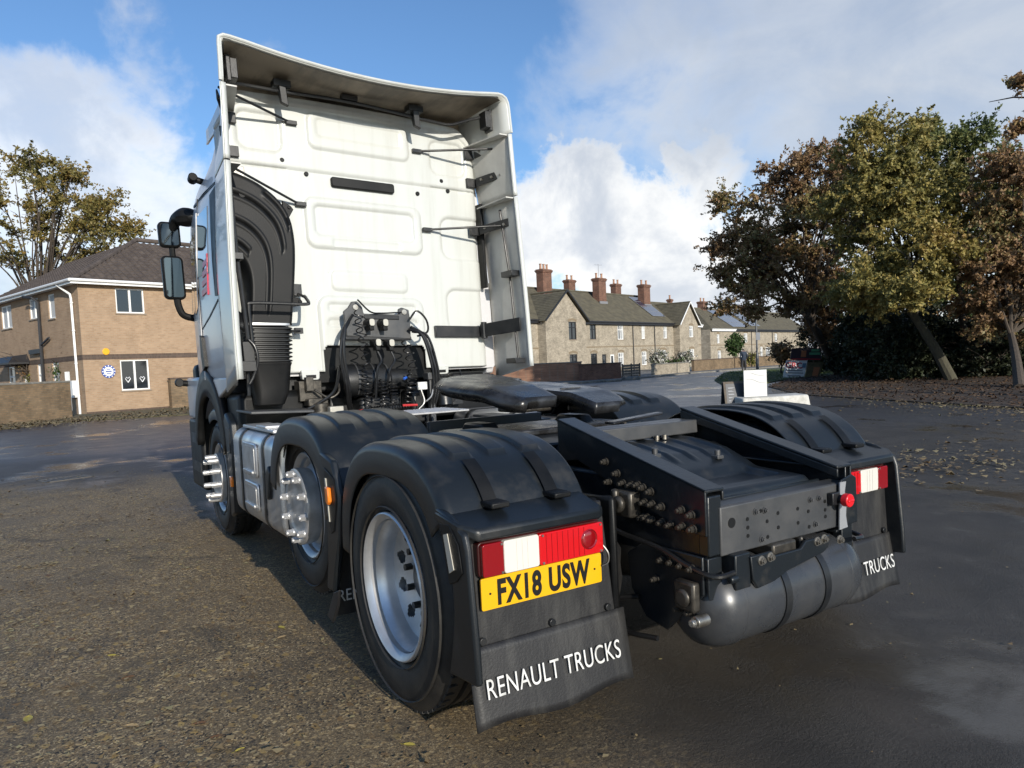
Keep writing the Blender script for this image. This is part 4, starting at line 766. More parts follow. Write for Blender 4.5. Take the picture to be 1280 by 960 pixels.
    mb = MB(); mb.prism([(.76, .92), (.62, .88), (.60, .78), (.66, .62), (.70, .60), (.735, .72)], 'x', s*1.268, s*1.262); P(mb, 'marker_housing', 'black_plastic', G2, bevel=.006)
    mb = MB(); mb.prism([(.745, .87), (.725, .87), (.70, .66), (.712, .66)], 'x', s*1.272, s*1.268); P(mb, 'reflector_strip', 'reflector', G2)
    mb = MB(); mb.prism([(.705, .835), (.66, .832), (.652, .765), (.675, .745), (.70, .76)], 'x', s*1.288, s*1.268); P(mb, 'side_marker_lamp', 'amber', G2, bevel=.006)
    mb = MB(); mb.box(min(s*1.25, s*.66), max(s*1.25, s*.66), .765, .775, .17, .60); F2 = P(mb, 'mud_flap', 'flap_rubber', bevel=.002)
    text_mesh('flap_lettering', 'RENAULT TRUCKS', 'letter_white', .085, Vector((s*.95, .762, .24)), (1, 0, 0), (0, 0, 1), F2, xs=.8, align='CENTER')
    mb = MB(); mb.prism([(.66, .33), (.74, .30), (.86, .15), (.78, .14), (.69, .25)], 'x', s*1.262, s*1.245); P(mb, 'flap_edge_strip', 'flap_rubber', F2, bevel=.004)
    # front wheel guard
    G3 = mudguard(s, 4.05, .50, .62, .03, rad(60), rad(186), xi=.80, xo=1.165, ribs=False, lip=.07)
    mb = MB(); mb.prism([(3.45, 1.10), (3.28, 1.02), (3.25, .80), (3.28, .30), (3.44, .25), (3.43, .60), (3.47, .85), (3.56, 1.0)], 'x', s*1.20, s*.80); P(mb, 'guard_rear_panel', 'guard_plastic', G3, bevel=.02)
    mb = MB(); mb.box(min(s*1.215, s*1.19), max(s*1.215, s*1.19), 3.275, 3.335, .515, .60); P(mb, 'side_marker_lamp', 'amber', G3, bevel=.008)
    mb = MB(); mb.box(min(s*1.205, s*1.198), max(s*1.205, s*1.198), 3.29, 3.42, .78, .98); P(mb, 'guard_recess', 'black_steel', G3, bevel=.006)
# number plate
mb = MB(); mb.prism(rrect(-1.192, -.672, .5515, .6625, .008), 'y', -.672, -.664); NP = P(mb, 'number_plate', 'yellow_plate', bevel=.001)
text_mesh('registration', 'FX18 USW', 'ink', .119, Vector((-.932, -.6735, .5660)), (1, 0, 0), (0, 0, 1), NP, xs=.66, bold=.0046, ext=.0006, align='CENTER', space=1.12)
for x in (-1.158, -.706):
    mb = MB(); mb.ring((x, -.675, .607), (x, -.67, .607), .004, n=8); P(mb, 'plate_screw', 'ink', NP)
mb = MB(); mb.tube(bez([(-.665, -.66, .70), (-.645, -.68, .66), (-.65, -.685, .625), (-.675, -.68, .615)], 6), .004, 6); P(mb, 'lamp_lead', 'hose')
# ---- fuel tanks
for s in (-1, 1):
    rg = []
    sec = [(s*x, z) for x, z in rrect(.62, 1.235, .36, 1.005, .10, 6)]; ctr = (s*.93, .68)
    for y, k in ((1.74, .93), (1.75, .98), (1.775, 1.0), (2.30, 1.0), (2.98, 1.0), (3.02, .98), (3.035, .93)): rg.append([Vector((ctr[0]+(x-ctr[0])*k, y, ctr[1]+(z-ctr[1])*k)) for x, z in sec])
    FT = loft(rg, 'fuel_tank', 'alu', smooth=40)
    for y in (2.07, 2.72):
        mb = MB(); n_ = len(sec); mb.add([(ctr[0]+(x-ctr[0])*1.012, y+d, ctr[1]+(z-ctr[1])*1.012) for d in (0, .07) for x, z in sec], [(i, (i+1) % n_, n_+(i+1) % n_, n_+i) for i in range(n_)]); P(mb, 'tank_strap', 'black_steel', FT, solid=.004)
    for z0, z1 in ((.47, .66), (.70, .93)):
        mb = MB(); mb.prism(rrect(2.24, 2.62, z0, z1, .03), 'x', s*1.237, s*1.252); pl = P(mb, 'tank_step', 'alu', FT, bevel=.01)
        mb = MB(); mb.prism(rrect(2.28, 2.58, z0+.03, z1-.025, .02), 'x', s*1.2505, s*1.2545); P(mb, 'step_recess', 'alu_dull', pl)
        mb = MB(); mb.box(min(s*1.25, s*1.27), max(s*1.25, s*1.27), 2.30, 2.56, z0+.025, z0+.045); P(mb, 'step_edge', 'alu', pl, bevel=.004)
    mb = MB(); mb.box(min(s*1.0, s*1.19), max(s*1.0, s*1.19), 2.0, 2.85, 1.008, 1.03); mb.box(min(s*1.05, s*1.2), max(s*1.05, s*1.2), 2.15, 2.4, 1.03, 1.05); P(mb, 'tank_top_step', 'bright', FT, bevel=.006)
    mb = MB(); mb.ring((s*1.1, 1.92, 1.0), (s*1.1, 1.92, 1.05), .05, n=18); P(mb, 'filler_cap', 'black_plastic', FT, bevel=.006)
# front corner radar bracket by the left mirror
mb = MB(); mb.tube([(-1.17, 5.35, 1.33), (-1.25, 5.34, 1.34)], .03, 10); mb.ring((-1.25, 5.30, 1.34), (-1.25, 5.38, 1.34), .04, n=12); P(mb, 'corner_lamp', 'black_plastic', bevel=.006)

for o in T.children_recursive:
    if o.name.split('.')[0] in ('tail_lamp', 'number_plate', 'lamp_lead', 'back_board') or (o.name.startswith('mud_flap') and o.data.vertices[0].co.y < 0): o.location.y += .036
# cab lean: the sprung cab sits a touch askew on its frame
done = set()
for o in T.children_recursive:
    if o.type != 'MESH' or o.data.name in done or o.location.length > 1e-6: continue
    done.add(o.data.name)
    for v in o.data.vertices:
        x, y, z = v.co
        if z > 1.34: k = z-1.34; v.co.x = x-.028*k; v.co.z = z-.024*x*ss(0, .12, k)
# ================================================================== ground
def ground_material():
    m = bpy.data.materials.new('yard_asphalt'); m.use_nodes = True; t = m.node_tree; b = t.nodes['Principled BSDF']; NN = t.nodes; LL = t.links
    def nod(ty, **k):
        n = NN.new(ty)
        for a, c in k.items(): setattr(n, a, c)
        return n
    geo = nod('ShaderNodeNewGeometry').outputs['Position']; sp = nod('ShaderNodeSeparateXYZ'); LL.new(geo, sp.inputs[0])
    def nz(s, d=6, r=.6, dist=0):
        n = nod('ShaderNodeTexNoise'); LL.new(geo, n.inputs[0]); n.inputs['Scale'].default_value = s; n.inputs['Detail'].default_value = d; n.inputs['Roughness'].default_value = r; n.inputs['Distortion'].default_value = dist; return n.outputs[0]
    def mt(op, a, b_=None, c=None, clamp=False):
        n = nod('ShaderNodeMath', operation=op, use_clamp=clamp)
        for i, v in enumerate((a, b_, c)):
            if v is None: continue
            if isinstance(v, (int, float)): n.inputs[i].default_value = v
            else: LL.new(v, n.inputs[i])
        return n.outputs[0]
    def st(v, a, c):
        n = nod('ShaderNodeMapRange', interpolation_type='SMOOTHSTEP'); LL.new(v, n.inputs[0]); n.inputs[1].default_value = a; n.inputs[2].default_value = c; return n.outputs[0]
    def mx(f, a, c):
        n = nod('ShaderNodeMixRGB')
        if isinstance(f, float): n.inputs[0].default_value = f
        else: LL.new(f, n.inputs[0])
        for i, v in ((1, a), (2, c)):
            if isinstance(v, tuple): n.inputs[i].default_value = (*v, 1)
            else: LL.new(v, n.inputs[i])
        return n.outputs[0]
    big = nz(.35, 5, .6, .5); mid = nz(1.7, 7, .65, .4); fine = nz(60, 4, .7); grit = nz(190, 3, .7)
    bw = mt('SUBTRACT', big, .5); X, Y = sp.outputs[0], sp.outputs[1]
    # dry, littered apron on the near side of the lorry; damp tarmac elsewhere; the road beyond stays wet
    left = st(mt('MULTIPLY_ADD', bw, 3.0, X), -.2, -1.5)
    near = st(mt('MULTIPLY_ADD', bw, 6.0, mt('MULTIPLY_ADD', X, .6, Y)), 9.2, 6.4)
    dry = mt('MULTIPLY', mt('MULTIPLY', left, near), mt('MULTIPLY_ADD', st(mid, .25, .55), .45, .60))
    road = st(mt('MULTIPLY_ADD', bw, 5.0, mt('MULTIPLY_ADD', X, .6, Y)), 9.0, 13.5)
    tar = mx(st(mid, .3, .7), (.038, .033, .027), (.066, .058, .048))
    tar = mx(mt('MULTIPLY', st(grit, .60, .74), .55), tar, (.17, .16, .145))
    vor = nod('ShaderNodeTexVoronoi'); LL.new(geo, vor.inputs[0]); vor.inputs['Scale'].default_value = 42; vor.inputs['Randomness'].default_value = 1
    crumbs = mx(mt('MULTIPLY', st(nz(75, 5, .8), .46, .60), .9), (.135, .098, .055), (.31, .225, .115))
    crumbs = mx(mt('MULTIPLY', st(fine, .56, .7), .6), crumbs, (.34, .29, .20))
    crumbs = mx(mt('MULTIPLY', st(grit, .52, .66), .7), crumbs, (.030, .026, .020))
    wv = nod('ShaderNodeVectorMath', operation='ADD'); wn = nod('ShaderNodeTexNoise'); LL.new(geo, wn.inputs[0]); wn.inputs['Scale'].default_value = 30; wn.inputs['Detail'].default_value = 3
    ws = nod('ShaderNodeVectorMath', operation='SCALE'); LL.new(wn.outputs['Color'], ws.inputs[0]); ws.inputs['Scale'].default_value = .035; LL.new(geo, wv.inputs[0]); LL.new(ws.outputs[0], wv.inputs[1])
    def flakes(scale, thr, rad_, mapping):
        mp_ = nod('ShaderNodeMapping'); LL.new(wv.outputs[0], mp_.inputs[0]); mp_.inputs['Scale'].default_value = mapping; mp_.inputs['Rotation'].default_value = (0, 0, scale)
        v_ = nod('ShaderNodeTexVoronoi'); LL.new(mp_.outputs[0], v_.inputs[0]); v_.inputs['Scale'].default_value = scale
        s_ = nod('ShaderNodeSeparateColor'); LL.new(v_.outputs['Color'], s_.inputs[0])
        return mt('MULTIPLY', st(s_.outputs[0], thr, thr+.02), st(v_.outputs['Distance'], rad_, rad_-.12)), s_.outputs[1]
    dens = st(nz(1.1, 5, .7, .6), .32, .62)
    for sc_, th_, rd_, mp_, cs_ in ((95, .50, .50, (1, .7, 1), ((.26, .18, .09), (.60, .47, .27))), (48, .58, .46, (.6, 1, 1), ((.19, .11, .048), (.62, .46, .22))), (24, .74, .40, (1, .55, 1), ((.16, .09, .036), (.46, .32, .11))), (70, .66, .5, (1, .8, 1), ((.012, .010, .008), (.035, .028, .020)))):
        f_, r_ = flakes(sc_, th_, rd_, mp_); crumbs = mx(mt('MULTIPLY', f_, mt('MULTIPLY_ADD', dens, .6, .35)), crumbs, mx(r_, *cs_))
    col = mx(mt('MULTIPLY', dry, .92), tar, crumbs)
    damp = st(nz(.75, 6, .7, 1.0), .56, .66); col = mx(mt('MULTIPLY', mt('MULTIPLY', damp, dry), .6), col, (.040, .034, .027))
    # a brown stain where mud dries along the puddle edge, moss in the joints
    mud = mt('MULTIPLY', st(nz(.9, 6, .7, .8), .55, .70), .55)
    col = mx(mt('MULTIPLY', mud, st(road, .6, .2)), col, (.055, .045, .030))
    col = mx(mt('MULTIPLY', road, .6), col, (.058, .062, .074))
    LL.new(col, b.inputs['Base Color'])
    wet = mt('MULTIPLY', st(mt('MULTIPLY_ADD', mid, .4, big), .66, .86), mt('MULTIPLY_ADD', dry, -.75, 1.0))
    wet = mt('MAXIMUM', wet, mt('MULTIPLY', road, mt('MULTIPLY_ADD', st(mid, .35, .65), .12, .52)))
    wet = mt('MAXIMUM', wet, .18)
    rg = mt('MULTIPLY_ADD', wet, -.50, .66); rg = mt('ADD', rg, mt('MULTIPLY', dry, .14)); LL.new(rg, b.inputs['Roughness'])
    b.inputs['Specular IOR Level'].default_value = .45
    h = mt('ADD', mt('MULTIPLY', grit, .5), mt('ADD', mt('MULTIPLY', fine, .8), mt('MULTIPLY', mid, 1.2)))
    bp_ = nod('ShaderNodeBump'); bp_.inputs['Distance'].default_value = .011; LL.new(h, bp_.inputs['Height']); LL.new(mt('MULTIPLY_ADD', wet, -.78, .88), bp_.inputs['Strength']); LL.new(bp_.outputs[0], b.inputs['Normal'])
    return m
MT['asphalt'] = ground_material()
mb = MB(); mb.add([(-700, -700, 0), (900, -700, 0), (900, 900, 0), (-700, 900, 0)], [(0, 1, 2, 3)]); tag(mb.build('ground', 'asphalt', smooth=0), kind='structure')
mk('grass_soil', (.040, .060, .018), .9, col2=(.075, .085, .030), vs_=3, bump=.5, bs=20)
mk('leaf_soil', (.030, .021, .014), .95, col2=(.060, .038, .022), vs_=5, bump=.6, bs=14)  # leaf bed soil darkened, its colour carries the shade lying on it
mk('kerb_stone', (.22, .21, .19), .85, col2=(.13, .12, .10), vs_=5, bump=.3, bs=30)
mk('verge_soil', (.12, .095, .055), .95, col2=(.06, .06, .025), vs_=1.5, bump=.6, bs=12)
mk('grass_blade', (.055, .095, .022), .6, col2=(.10, .13, .03), vs_=2)
def sheet(name, pts, z, mat, h=.0):
    mb = MB(); n_ = len(pts); mb.add([(p[0], p[1], z) for p in pts]+[(p[0], p[1], -.05) for p in pts], [tuple(range(n_))]+[(i, (i+1) % n_, n_+(i+1) % n_, n_+i) for i in range(n_)])
    return tag(mb.build(name, mat, smooth=0), kind='structure')
def G2d(px, py): w = gnd(px, py); return (w.x, w.y)
def leaf_stuff(name, pts, sizes, mat, label=None, flat=.25, up=0.):
    """one mesh of many little folded leaves lying on the ground"""
    n = len(pts); a = rng.uniform(0, 2*PI, n); s = np.array(sizes); tx, ty = rng.normal(0, flat, n), rng.normal(0, flat, n)
    loc = np.array([(-.5, 0, .0), (0, -.32, .06), (.5, 0, .0), (0, .32, .08)]); V = np.zeros((n, 4, 3))
    ca, sa = np.cos(a), np.sin(a); asp = rng.uniform(.55, 1.3, n)
    for i, (x, y, z) in enumerate(loc):
        yy = y*asp; V[:, i, 0] = (x*ca-yy*sa)*s; V[:, i, 1] = (x*sa+yy*ca)*s; V[:, i, 2] = (abs(z)+.10*abs(x)*rng.random(n)+np.abs(tx*x+ty*yy))*s+.003
    V += np.asarray(pts)[:, None, :]
    me = bpy.data.meshes.new(name); me.vertices.add(n*4); me.vertices.foreach_set('co', V.reshape(-1)); me.loops.add(n*4); me.loops.foreach_set('vertex_index', np.arange(n*4)); me.polygons.add(n); me.polygons.foreach_set('loop_start', np.arange(n)*4); me.update(); me.validate()
    me.materials.append(MT[mat] if isinstance(mat, str) else mat); o = link(name, me); tag(o, label, None, kind='stuff'); return o
def leaf_material(name, cols, rough=.6, trans=.0, scale=.35):
    m = bpy.data.materials.new(name); m.use_nodes = True; t = m.node_tree; b = t.nodes['Principled BSDF']
    gi = t.nodes.new('ShaderNodeNewGeometry'); no = t.nodes.new('ShaderNodeTexNoise'); t.links.new(gi.outputs['Position'], no.inputs[0]); no.inputs['Scale'].default_value = scale; no.inputs['Detail'].default_value = 3
    ad = t.nodes.new('ShaderNodeMath'); ad.operation = 'MULTIPLY_ADD'; t.links.new(no.outputs[0], ad.inputs[0]); ad.inputs[1].default_value = 1.6; ad.inputs[2].default_value = -.55
    a2 = t.nodes.new('ShaderNodeMath'); a2.operation = 'MULTIPLY_ADD'; t.links.new(gi.outputs['Random Per Island'], a2.inputs[0]); a2.inputs[1].default_value = .5; t.links.new(ad.outputs[0], a2.inputs[2])
    r = t.nodes.new('ShaderNodeValToRGB'); t.links.new(a2.outputs[0], r.inputs[0]); e = r.color_ramp.elements
    while len(e) < len(cols): e.new(.5)
    for i, c in enumerate(cols): e[i].position = i/(len(cols)-1); e[i].color = (*c, 1)
    t.links.new(r.outputs[0], b.inputs['Base Color']); b.inputs['Roughness'].default_value = rough
    if trans:
        tr = t.nodes.new('ShaderNodeBsdfTranslucent'); t.links.new(r.outputs[0], tr.inputs[0]); mi = t.nodes.new('ShaderNodeMixShader'); mi.inputs[0].default_value = trans
        t.links.new(b.outputs[0], mi.inputs[1]); t.links.new(tr.outputs[0], mi.inputs[2]); t.links.new(mi.outputs[0], t.nodes['Material Output'].inputs[0])
    return m
MT['litter'] = leaf_material('litter', [(.09, .055, .03), (.18, .115, .055), (.28, .20, .095), (.38, .30, .16), (.26, .24, .09)], .75, scale=.8)
MT['litter_brown'] = leaf_material('litter_brown', [(.035, .020, .012), (.075, .040, .020), (.14, .075, .035), (.26, .165, .085)], .8, scale=.5)
# ---- grass island and leaf bed under the trees, verge in front of the brick house
grass_pts = [G2d(985, 474.5), G2d(940, 483), G2d(905, 483), G2d(893, 476), G2d(905, 467), G2d(940, 462.5), G2d(1000, 459)]
grass_pts += [(60, 34), (60, 22)]
sheet('grass_verge', grass_pts, .05, 'grass_soil')
bed = [G2d(985, 474.5), G2d(960, 484), G2d(1000, 494), G2d(1100, 500.5), G2d(1200, 507), G2d(1290, 512), (30, -3), (60, 0), (60, 21.9)]
sheet('leaf_bed', bed, .035, 'leaf_soil')
def in_poly(x, y, p):
    c = False
    for (x0, y0), (x1, y1) in zip(p, p[1:]+p[:1]):
        if (y0 > y) != (y1 > y) and x < (x1-x0)*(y-y0)/(y1-y0)+x0: c = not c
    return c
pts = []
while len(pts) < 26000:
    x, y = random.uniform(10, 42), random.uniform(-2, 26)
    if in_poly(x, y, bed): pts.append((x, y, .04))
leaf_stuff('leaf_litter', pts, rng.uniform(.05, .15, len(pts)), 'litter_brown', flat=.6)
pts = []   # leaves blown off the bed on to the tarmac
while len(pts) < 1500:
    t_ = random.random(); a = gnd(lerp(965, 1285, t_), lerp(488, 512, t_)); k = random.expovariate(1/1.0); d = (Vector((a.x, a.y, 0))-Vector((CAM.x, CAM.y, 0))).normalized(); p = a-d*k
    pts.append((p.x, p.y, .004))
for k in range(420):
    c = gnd(random.gauss(1170, 75), random.gauss(580, 13)); pts.append((c.x, c.y, .004))
leaf_stuff('leaf_litter', pts, rng.uniform(.03, .10, len(pts)), 'litter', flat=.5)
pts = []; sz = []   # crumbs of leaf and grit on the dry apron
while len(pts) < 34000:
    x, y = random.uniform(-6.5, -.6), random.uniform(-1.5, 10.5)
    den = ss(-.7, -1.6, x)*(1-.75*ss(5, 9.5, y+.6*x))*(.35+.65*(math.sin(x*1.7+y*.9)*math.sin(y*1.3-x*.8) > -.25))
    if random.random() < den: pts.append((x, y, .002)); sz.append(min(.05, .009+random.expovariate(1/.009)))
for k in range(42):   # little drifts of leaves
    cx, cy = random.uniform(-5.5, -1.5), random.uniform(-.6, 7.5); el = random.uniform(.1, .35)
    for q in range(random.randint(14, 60)): pts.append((cx+random.gauss(0, el), cy+random.gauss(0, el*.35), .003)); sz.append(random.uniform(.016, .05))
leaf_stuff('leaf_crumbs', pts, sz, 'litter', flat=.35)
pts = []; sz = []
for k in range(700):
    pts.append((random.uniform(-2, 9), random.uniform(-3, 6), .002)); sz.append(.008+random.expovariate(1/.008))
leaf_stuff('leaf_crumbs', pts, sz, 'litter', flat=.35)
# single fallen leaves that can be told apart
LS = [(383, 590, .085, 'yellow'), (465, 555, .06, 'tan'), (165, 908, .06, 'tan'), (363, 915, .05, 'tan'), (300, 938, .04, 'yellow'), (270, 922, .05, 'brown'), (440, 909, .045, 'tan'), (35, 900, .07, 'yellow'), (512, 932, .05, 'yellow'), (160, 848, .06, 'brown'), (352, 785, .06, 'yellow'), (352, 797, .05, 'tan'), (388, 555, .06, 'yellow'), (540, 910, .04, 'tan'), (60, 720, .06, 'brown'), (140, 820, .05, 'yellow'), (250, 905, .055, 'brown'), (205, 790, .05, 'tan'), (310, 700, .05, 'tan'), (90, 800, .05, 'brown')]
mk('leaf_yellow', (.42, .33, .06), .6, col2=(.30, .25, .05), vs_=20); mk('leaf_tan', (.40, .30, .16), .65, col2=(.25, .17, .08), vs_=20); mk('leaf_brown', (.16, .08, .035), .7, col2=(.08, .045, .02), vs_=20)
def leaf_mesh(mat):
    mb = MB(); oc_ = [(-.5, 0), (-.35, .16), (-.1, .26), (.15, .25), (.35, .14), (.5, 0), (.35, -.13), (.12, -.24), (-.12, -.25), (-.36, -.15)]
    v = [(x, y, .05+.16*abs(y)+.10*x*x) for x, y in oc_]+[(x, 0, .03) for x in (-.35, -.1, .15, .35)]
    f = [(0, 10, 1), (1, 10, 11, 2), (2, 11, 12, 3), (3, 12, 13, 4), (4, 13, 5), (5, 13, 6), (6, 13, 12, 7), (7, 12, 11, 8), (8, 11, 10, 9), (9, 10, 0)]; mb.add(v, f); mb.tube([(-.5, 0, .05), (-.78, .05, .03)], .014, 5); return mb.mesh('fallen_leaf', mat, 0)
LM = {k: leaf_mesh('leaf_'+k) for k in ('yellow', 'tan', 'brown')}
for px, py, s_, c in LS:
    if c not in ('yellow', 'tan', 'brown'): c = 'tan'
    w = gnd(px, py); o = link('fallen_leaf', LM[c]); o.location = (w.x, w.y, .001); o.rotation_euler = (0, 0, random.uniform(0, 6.28)); o.scale = (s_, s_, s_)
    tag(o, {'yellow': 'small yellow fallen leaf lying on the dry tarmac', 'tan': 'small pale tan fallen leaf lying on the dry tarmac', 'brown': 'small dark brown fallen leaf lying on the dry tarmac'}[c], 'leaf', 'fallen leaves on the tarmac')
# drain grating
mk('cast_iron', (.10, .095, .09), .5, .4, col2=(.16, .14, .11), vs_=20)
w = gnd(82, 598.5); mb = MB(); L_, W_ = .62, .42
m4 = Matrix.Translation((w.x, w.y, 0)) @ Matrix.Rotation(rad(18), 4, 'Z')
for a in ((-L_/2, L_/2, -W_/2, -W_/2+.04), (-L_/2, L_/2, W_/2-.04, W_/2), (-L_/2, -L_/2+.04, -W_/2, W_/2), (L_/2-.04, L_/2, -W_/2, W_/2)): mb.box(*a, -.02, .011, m4)
DG = mb.build('drain_grating', 'cast_iron', bevel=.003); tag(DG, 'slotted cast iron drain grating set in the tarmac', 'drain cover')
for i in range(8):
    mb = MB(); x = -L_/2+.06+i*.067; mb.box(x, x+.035, -W_/2+.04, W_/2-.04, -.02, .010, m4); mb.build('grating_bar', 'cast_iron', DG)
mb = MB(); mb.box(-L_/2+.03, L_/2-.03, -W_/2+.03, W_/2-.03, .002, .0045, m4); mb.build('drain_void', 'ink', DG)  # black sheet stands in for the dark below the bars

# ================================================================== building kit
def brick_material(name, c1, c2, mortar, bw=.225, bh=.075, bump=.4, var=.9, soot=None, plane='xz'):
    m = bpy.data.materials.new(name); m.use_nodes = True; t = m.node_tree; b = t.nodes['Principled BSDF']
    tc_ = t.nodes.new('ShaderNodeTexCoord'); sp = t.nodes.new('ShaderNodeSeparateXYZ'); t.links.new(tc_.outputs['Object'], sp.inputs[0])
    ad = t.nodes.new('ShaderNodeMath'); ad.operation = 'ADD'; t.links.new(sp.outputs[0], ad.inputs[0]); t.links.new(sp.outputs[1], ad.inputs[1])
    cb = t.nodes.new('ShaderNodeCombineXYZ'); t.links.new(ad.outputs[0], cb.inputs[0]); t.links.new(sp.outputs[2], cb.inputs[1])
    br = t.nodes.new('ShaderNodeTexBrick'); t.links.new(cb.outputs[0], br.inputs[0]); br.inputs['Color1'].default_value = (*c1, 1); br.inputs['Color2'].default_value = (*c2, 1); br.inputs['Mortar'].default_value = (*mortar, 1)
    br.inputs['Scale'].default_value = 1; br.inputs['Brick Width'].default_value = bw; br.inputs['Row Height'].default_value = bh; br.inputs['Mortar Size'].default_value = .009; br.inputs['Bias'].default_value = -.1
    no = t.nodes.new('ShaderNodeTexNoise'); t.links.new(tc_.outputs['Object'], no.inputs[0]); no.inputs['Scale'].default_value = 1.4; no.inputs['Detail'].default_value = 8; no.inputs['Roughness'].default_value = .7
    mr = t.nodes.new('ShaderNodeMapRange'); t.links.new(no.outputs[0], mr.inputs[0]); mr.inputs[1].default_value = .3; mr.inputs[2].default_value = .7; mr.inputs[3].default_value = 1-.45*var; mr.inputs[4].default_value = 1.12
    mu = t.nodes.new('ShaderNodeMixRGB'); mu.blend_type = 'MULTIPLY'; mu.inputs[0].default_value = 1; t.links.new(br.outputs[0], mu.inputs[1]); t.links.new(mr.outputs[0], mu.inputs[2]); t.links.new(mu.outputs[0], b.inputs['Base Color'])
    b.inputs['Roughness'].default_value = .9; b.inputs['Specular IOR Level'].default_value = .2
    bp_ = t.nodes.new('ShaderNodeBump'); bp_.inputs['Strength'].default_value = bump; bp_.inputs['Distance'].default_value = .01; t.links.new(br.outputs['Fac'], bp_.inputs['Height']); bp_.invert = True; t.links.new(bp_.outputs[0], b.inputs['Normal'])
    return m
MT['buff_brick'] = brick_material('buff_brick', (.37, .255, .165), (.30, .20, .125), (.33, .26, .185), var=.4)
MT['old_buff'] = brick_material('old_buff', (.45, .39, .30), (.29, .25, .19), (.29, .26, .21), var=.95)
MT['red_brick'] = brick_material('red_brick', (.22, .105, .070), (.13, .065, .048), (.17, .13, .10), var=.9)
MT['orange_brick'] = brick_material('orange_brick', (.36, .19, .12), (.25, .13, .085), (.26, .19, .14), var=.7)
MT['dark_brick'] = brick_material('dark_brick', (.11, .075, .06), (.075, .055, .045), (.12, .10, .08), bw=.075, bh=.225, var=.4)
MT['garden_brick'] = brick_material('garden_brick', (.25, .17, .10), (.15, .11, .07), (.17, .14, .10), var=.9)
mk('white_upvc', (.74, .74, .72), .35); mk('pane', (.015, .018, .022), .04, spec=.9, coat=.6); mk('net_curtain', (.42, .43, .43), .9)
mk('tile_brown', (.056, .043, .036), .8, col2=(.105, .083, .068), vs_=2.5, bump=.25, bs=25); mk('tile_old', (.082, .072, .050), .9, col2=(.13, .115, .075), vs_=1.8, bump=.4, bs=14)
mk('timber_black', (.02, .02, .022), .5); mk('sill_stone', (.25, .20, .15), .8); mk('lead', (.19, .19, .20), .6); mk('pot_clay', (.34, .19, .12), .8); mk('solar_cell', (.018, .026, .06), .10, spec=.8, coat=.8); mk('solar_frame', (.5, .52, .55), .35, .7)
mk('alarm_yellow', (.75, .38, .02), .4); mk('plaque_blue', (.05, .09, .30), .4); mk('plaque_white', (.72, .73, .75), .4); mk('timber_grey', (.16, .13, .10), .9, col2=(.09, .075, .06), vs_=6)
def wall_open(mb, w, h, ops, fr, th=.10):
    """wall of width w and height h with rectangular openings (x0,x1,z0,z1); fr(x, depth, z) -> point"""
    xs = sorted({0, w, *[o[0] for o in ops], *[o[1] for o in ops]}); zs = sorted({0, h, *[o[2] for o in ops], *[o[3] for o in ops]})
    for a, b_ in zip(xs, xs[1:]):
        for c, d in zip(zs, zs[1:]):
            xm, zm = (a+b_)/2, (c+d)/2
            if any(o[0] < xm < o[1] and o[2] < zm < o[3] for o in ops): continue
            mb.add([fr(a, 0, c), fr(b_, 0, c), fr(b_, 0, d), fr(a, 0, d)], [(0, 1, 2, 3)])
    for x0, x1, z0, z1 in ops:
        for p, q in (((x0, z0), (x1, z0)), ((x1, z0), (x1, z1)), ((x1, z1), (x0, z1)), ((x0, z1), (x0, z0))):
            mb.add([fr(p[0], 0, p[1]), fr(q[0], 0, q[1]), fr(q[0], th, q[1]), fr(p[0], th, p[1])], [(0, 1, 2, 3)])
def fbox(mb, fr, x0, x1, d0, d1, z0, z1): mb.hexa([fr(x0, d0, z0), fr(x1, d0, z0), fr(x1, d1, z0), fr(x0, d1, z0), fr(x0, d0, z1), fr(x1, d0, z1), fr(x1, d1, z1), fr(x0, d1, z1)])
def window(fr, x0, x1, z0, z1, parent, mull=1, frame='white_upvc', trans=0, sill='sill_stone', fw=.06, curtain=False, dep=.07):
    mb = MB()
    fbox(mb, fr, x0, x1, dep-.03, dep+.04, z0, z0+fw); fbox(mb, fr, x0, x1, dep-.03, dep+.04, z1-fw, z1); fbox(mb, fr, x0, x0+fw, dep-.029, dep+.039, z0+fw, z1-fw); fbox(mb, fr, x1-fw, x1, dep-.029, dep+.039, z0+fw, z1-fw)
    for k in range(1, mull+1): xm = lerp(x0, x1, k/(mull+1)); fbox(mb, fr, xm-fw*.7, xm+fw*.7, dep-.028, dep+.038, z0+fw, z1-fw)
    if trans: fbox(mb, fr, x0+fw, x1-fw, dep-.027, dep+.037, trans-fw/2, trans+fw/2)
    wd = mb.build('window', frame, parent, smooth=0)
    mb = MB(); mb.add([fr(x0, dep+.02, z0), fr(x1, dep+.02, z0), fr(x1, dep+.02, z1), fr(x0, dep+.02, z1)], [(0, 1, 2, 3)]); mb.build('pane', 'net_curtain' if curtain == 2 else 'pane', wd, smooth=0)
    if curtain == 1:
        for a, b_ in ((x0+fw, x0+fw+.22*(x1-x0)), (x1-fw-.22*(x1-x0), x1-fw)):
            mb = MB(); mb.add([fr(a, dep+.018, z0+fw), fr(b_, dep+.018, z0+fw), fr(b_, dep+.018, z1-fw), fr(a, dep+.018, z1-fw)], [(0, 1, 2, 3)]); mb.build('curtain', 'net_curtain', wd, smooth=0)
    mb = MB(); fbox(mb, fr, x0-.05, x1+.05, -.05, dep, z0-.06, z0-.002); mb.build('window_sill', sill, wd, smooth=0)
    return wd
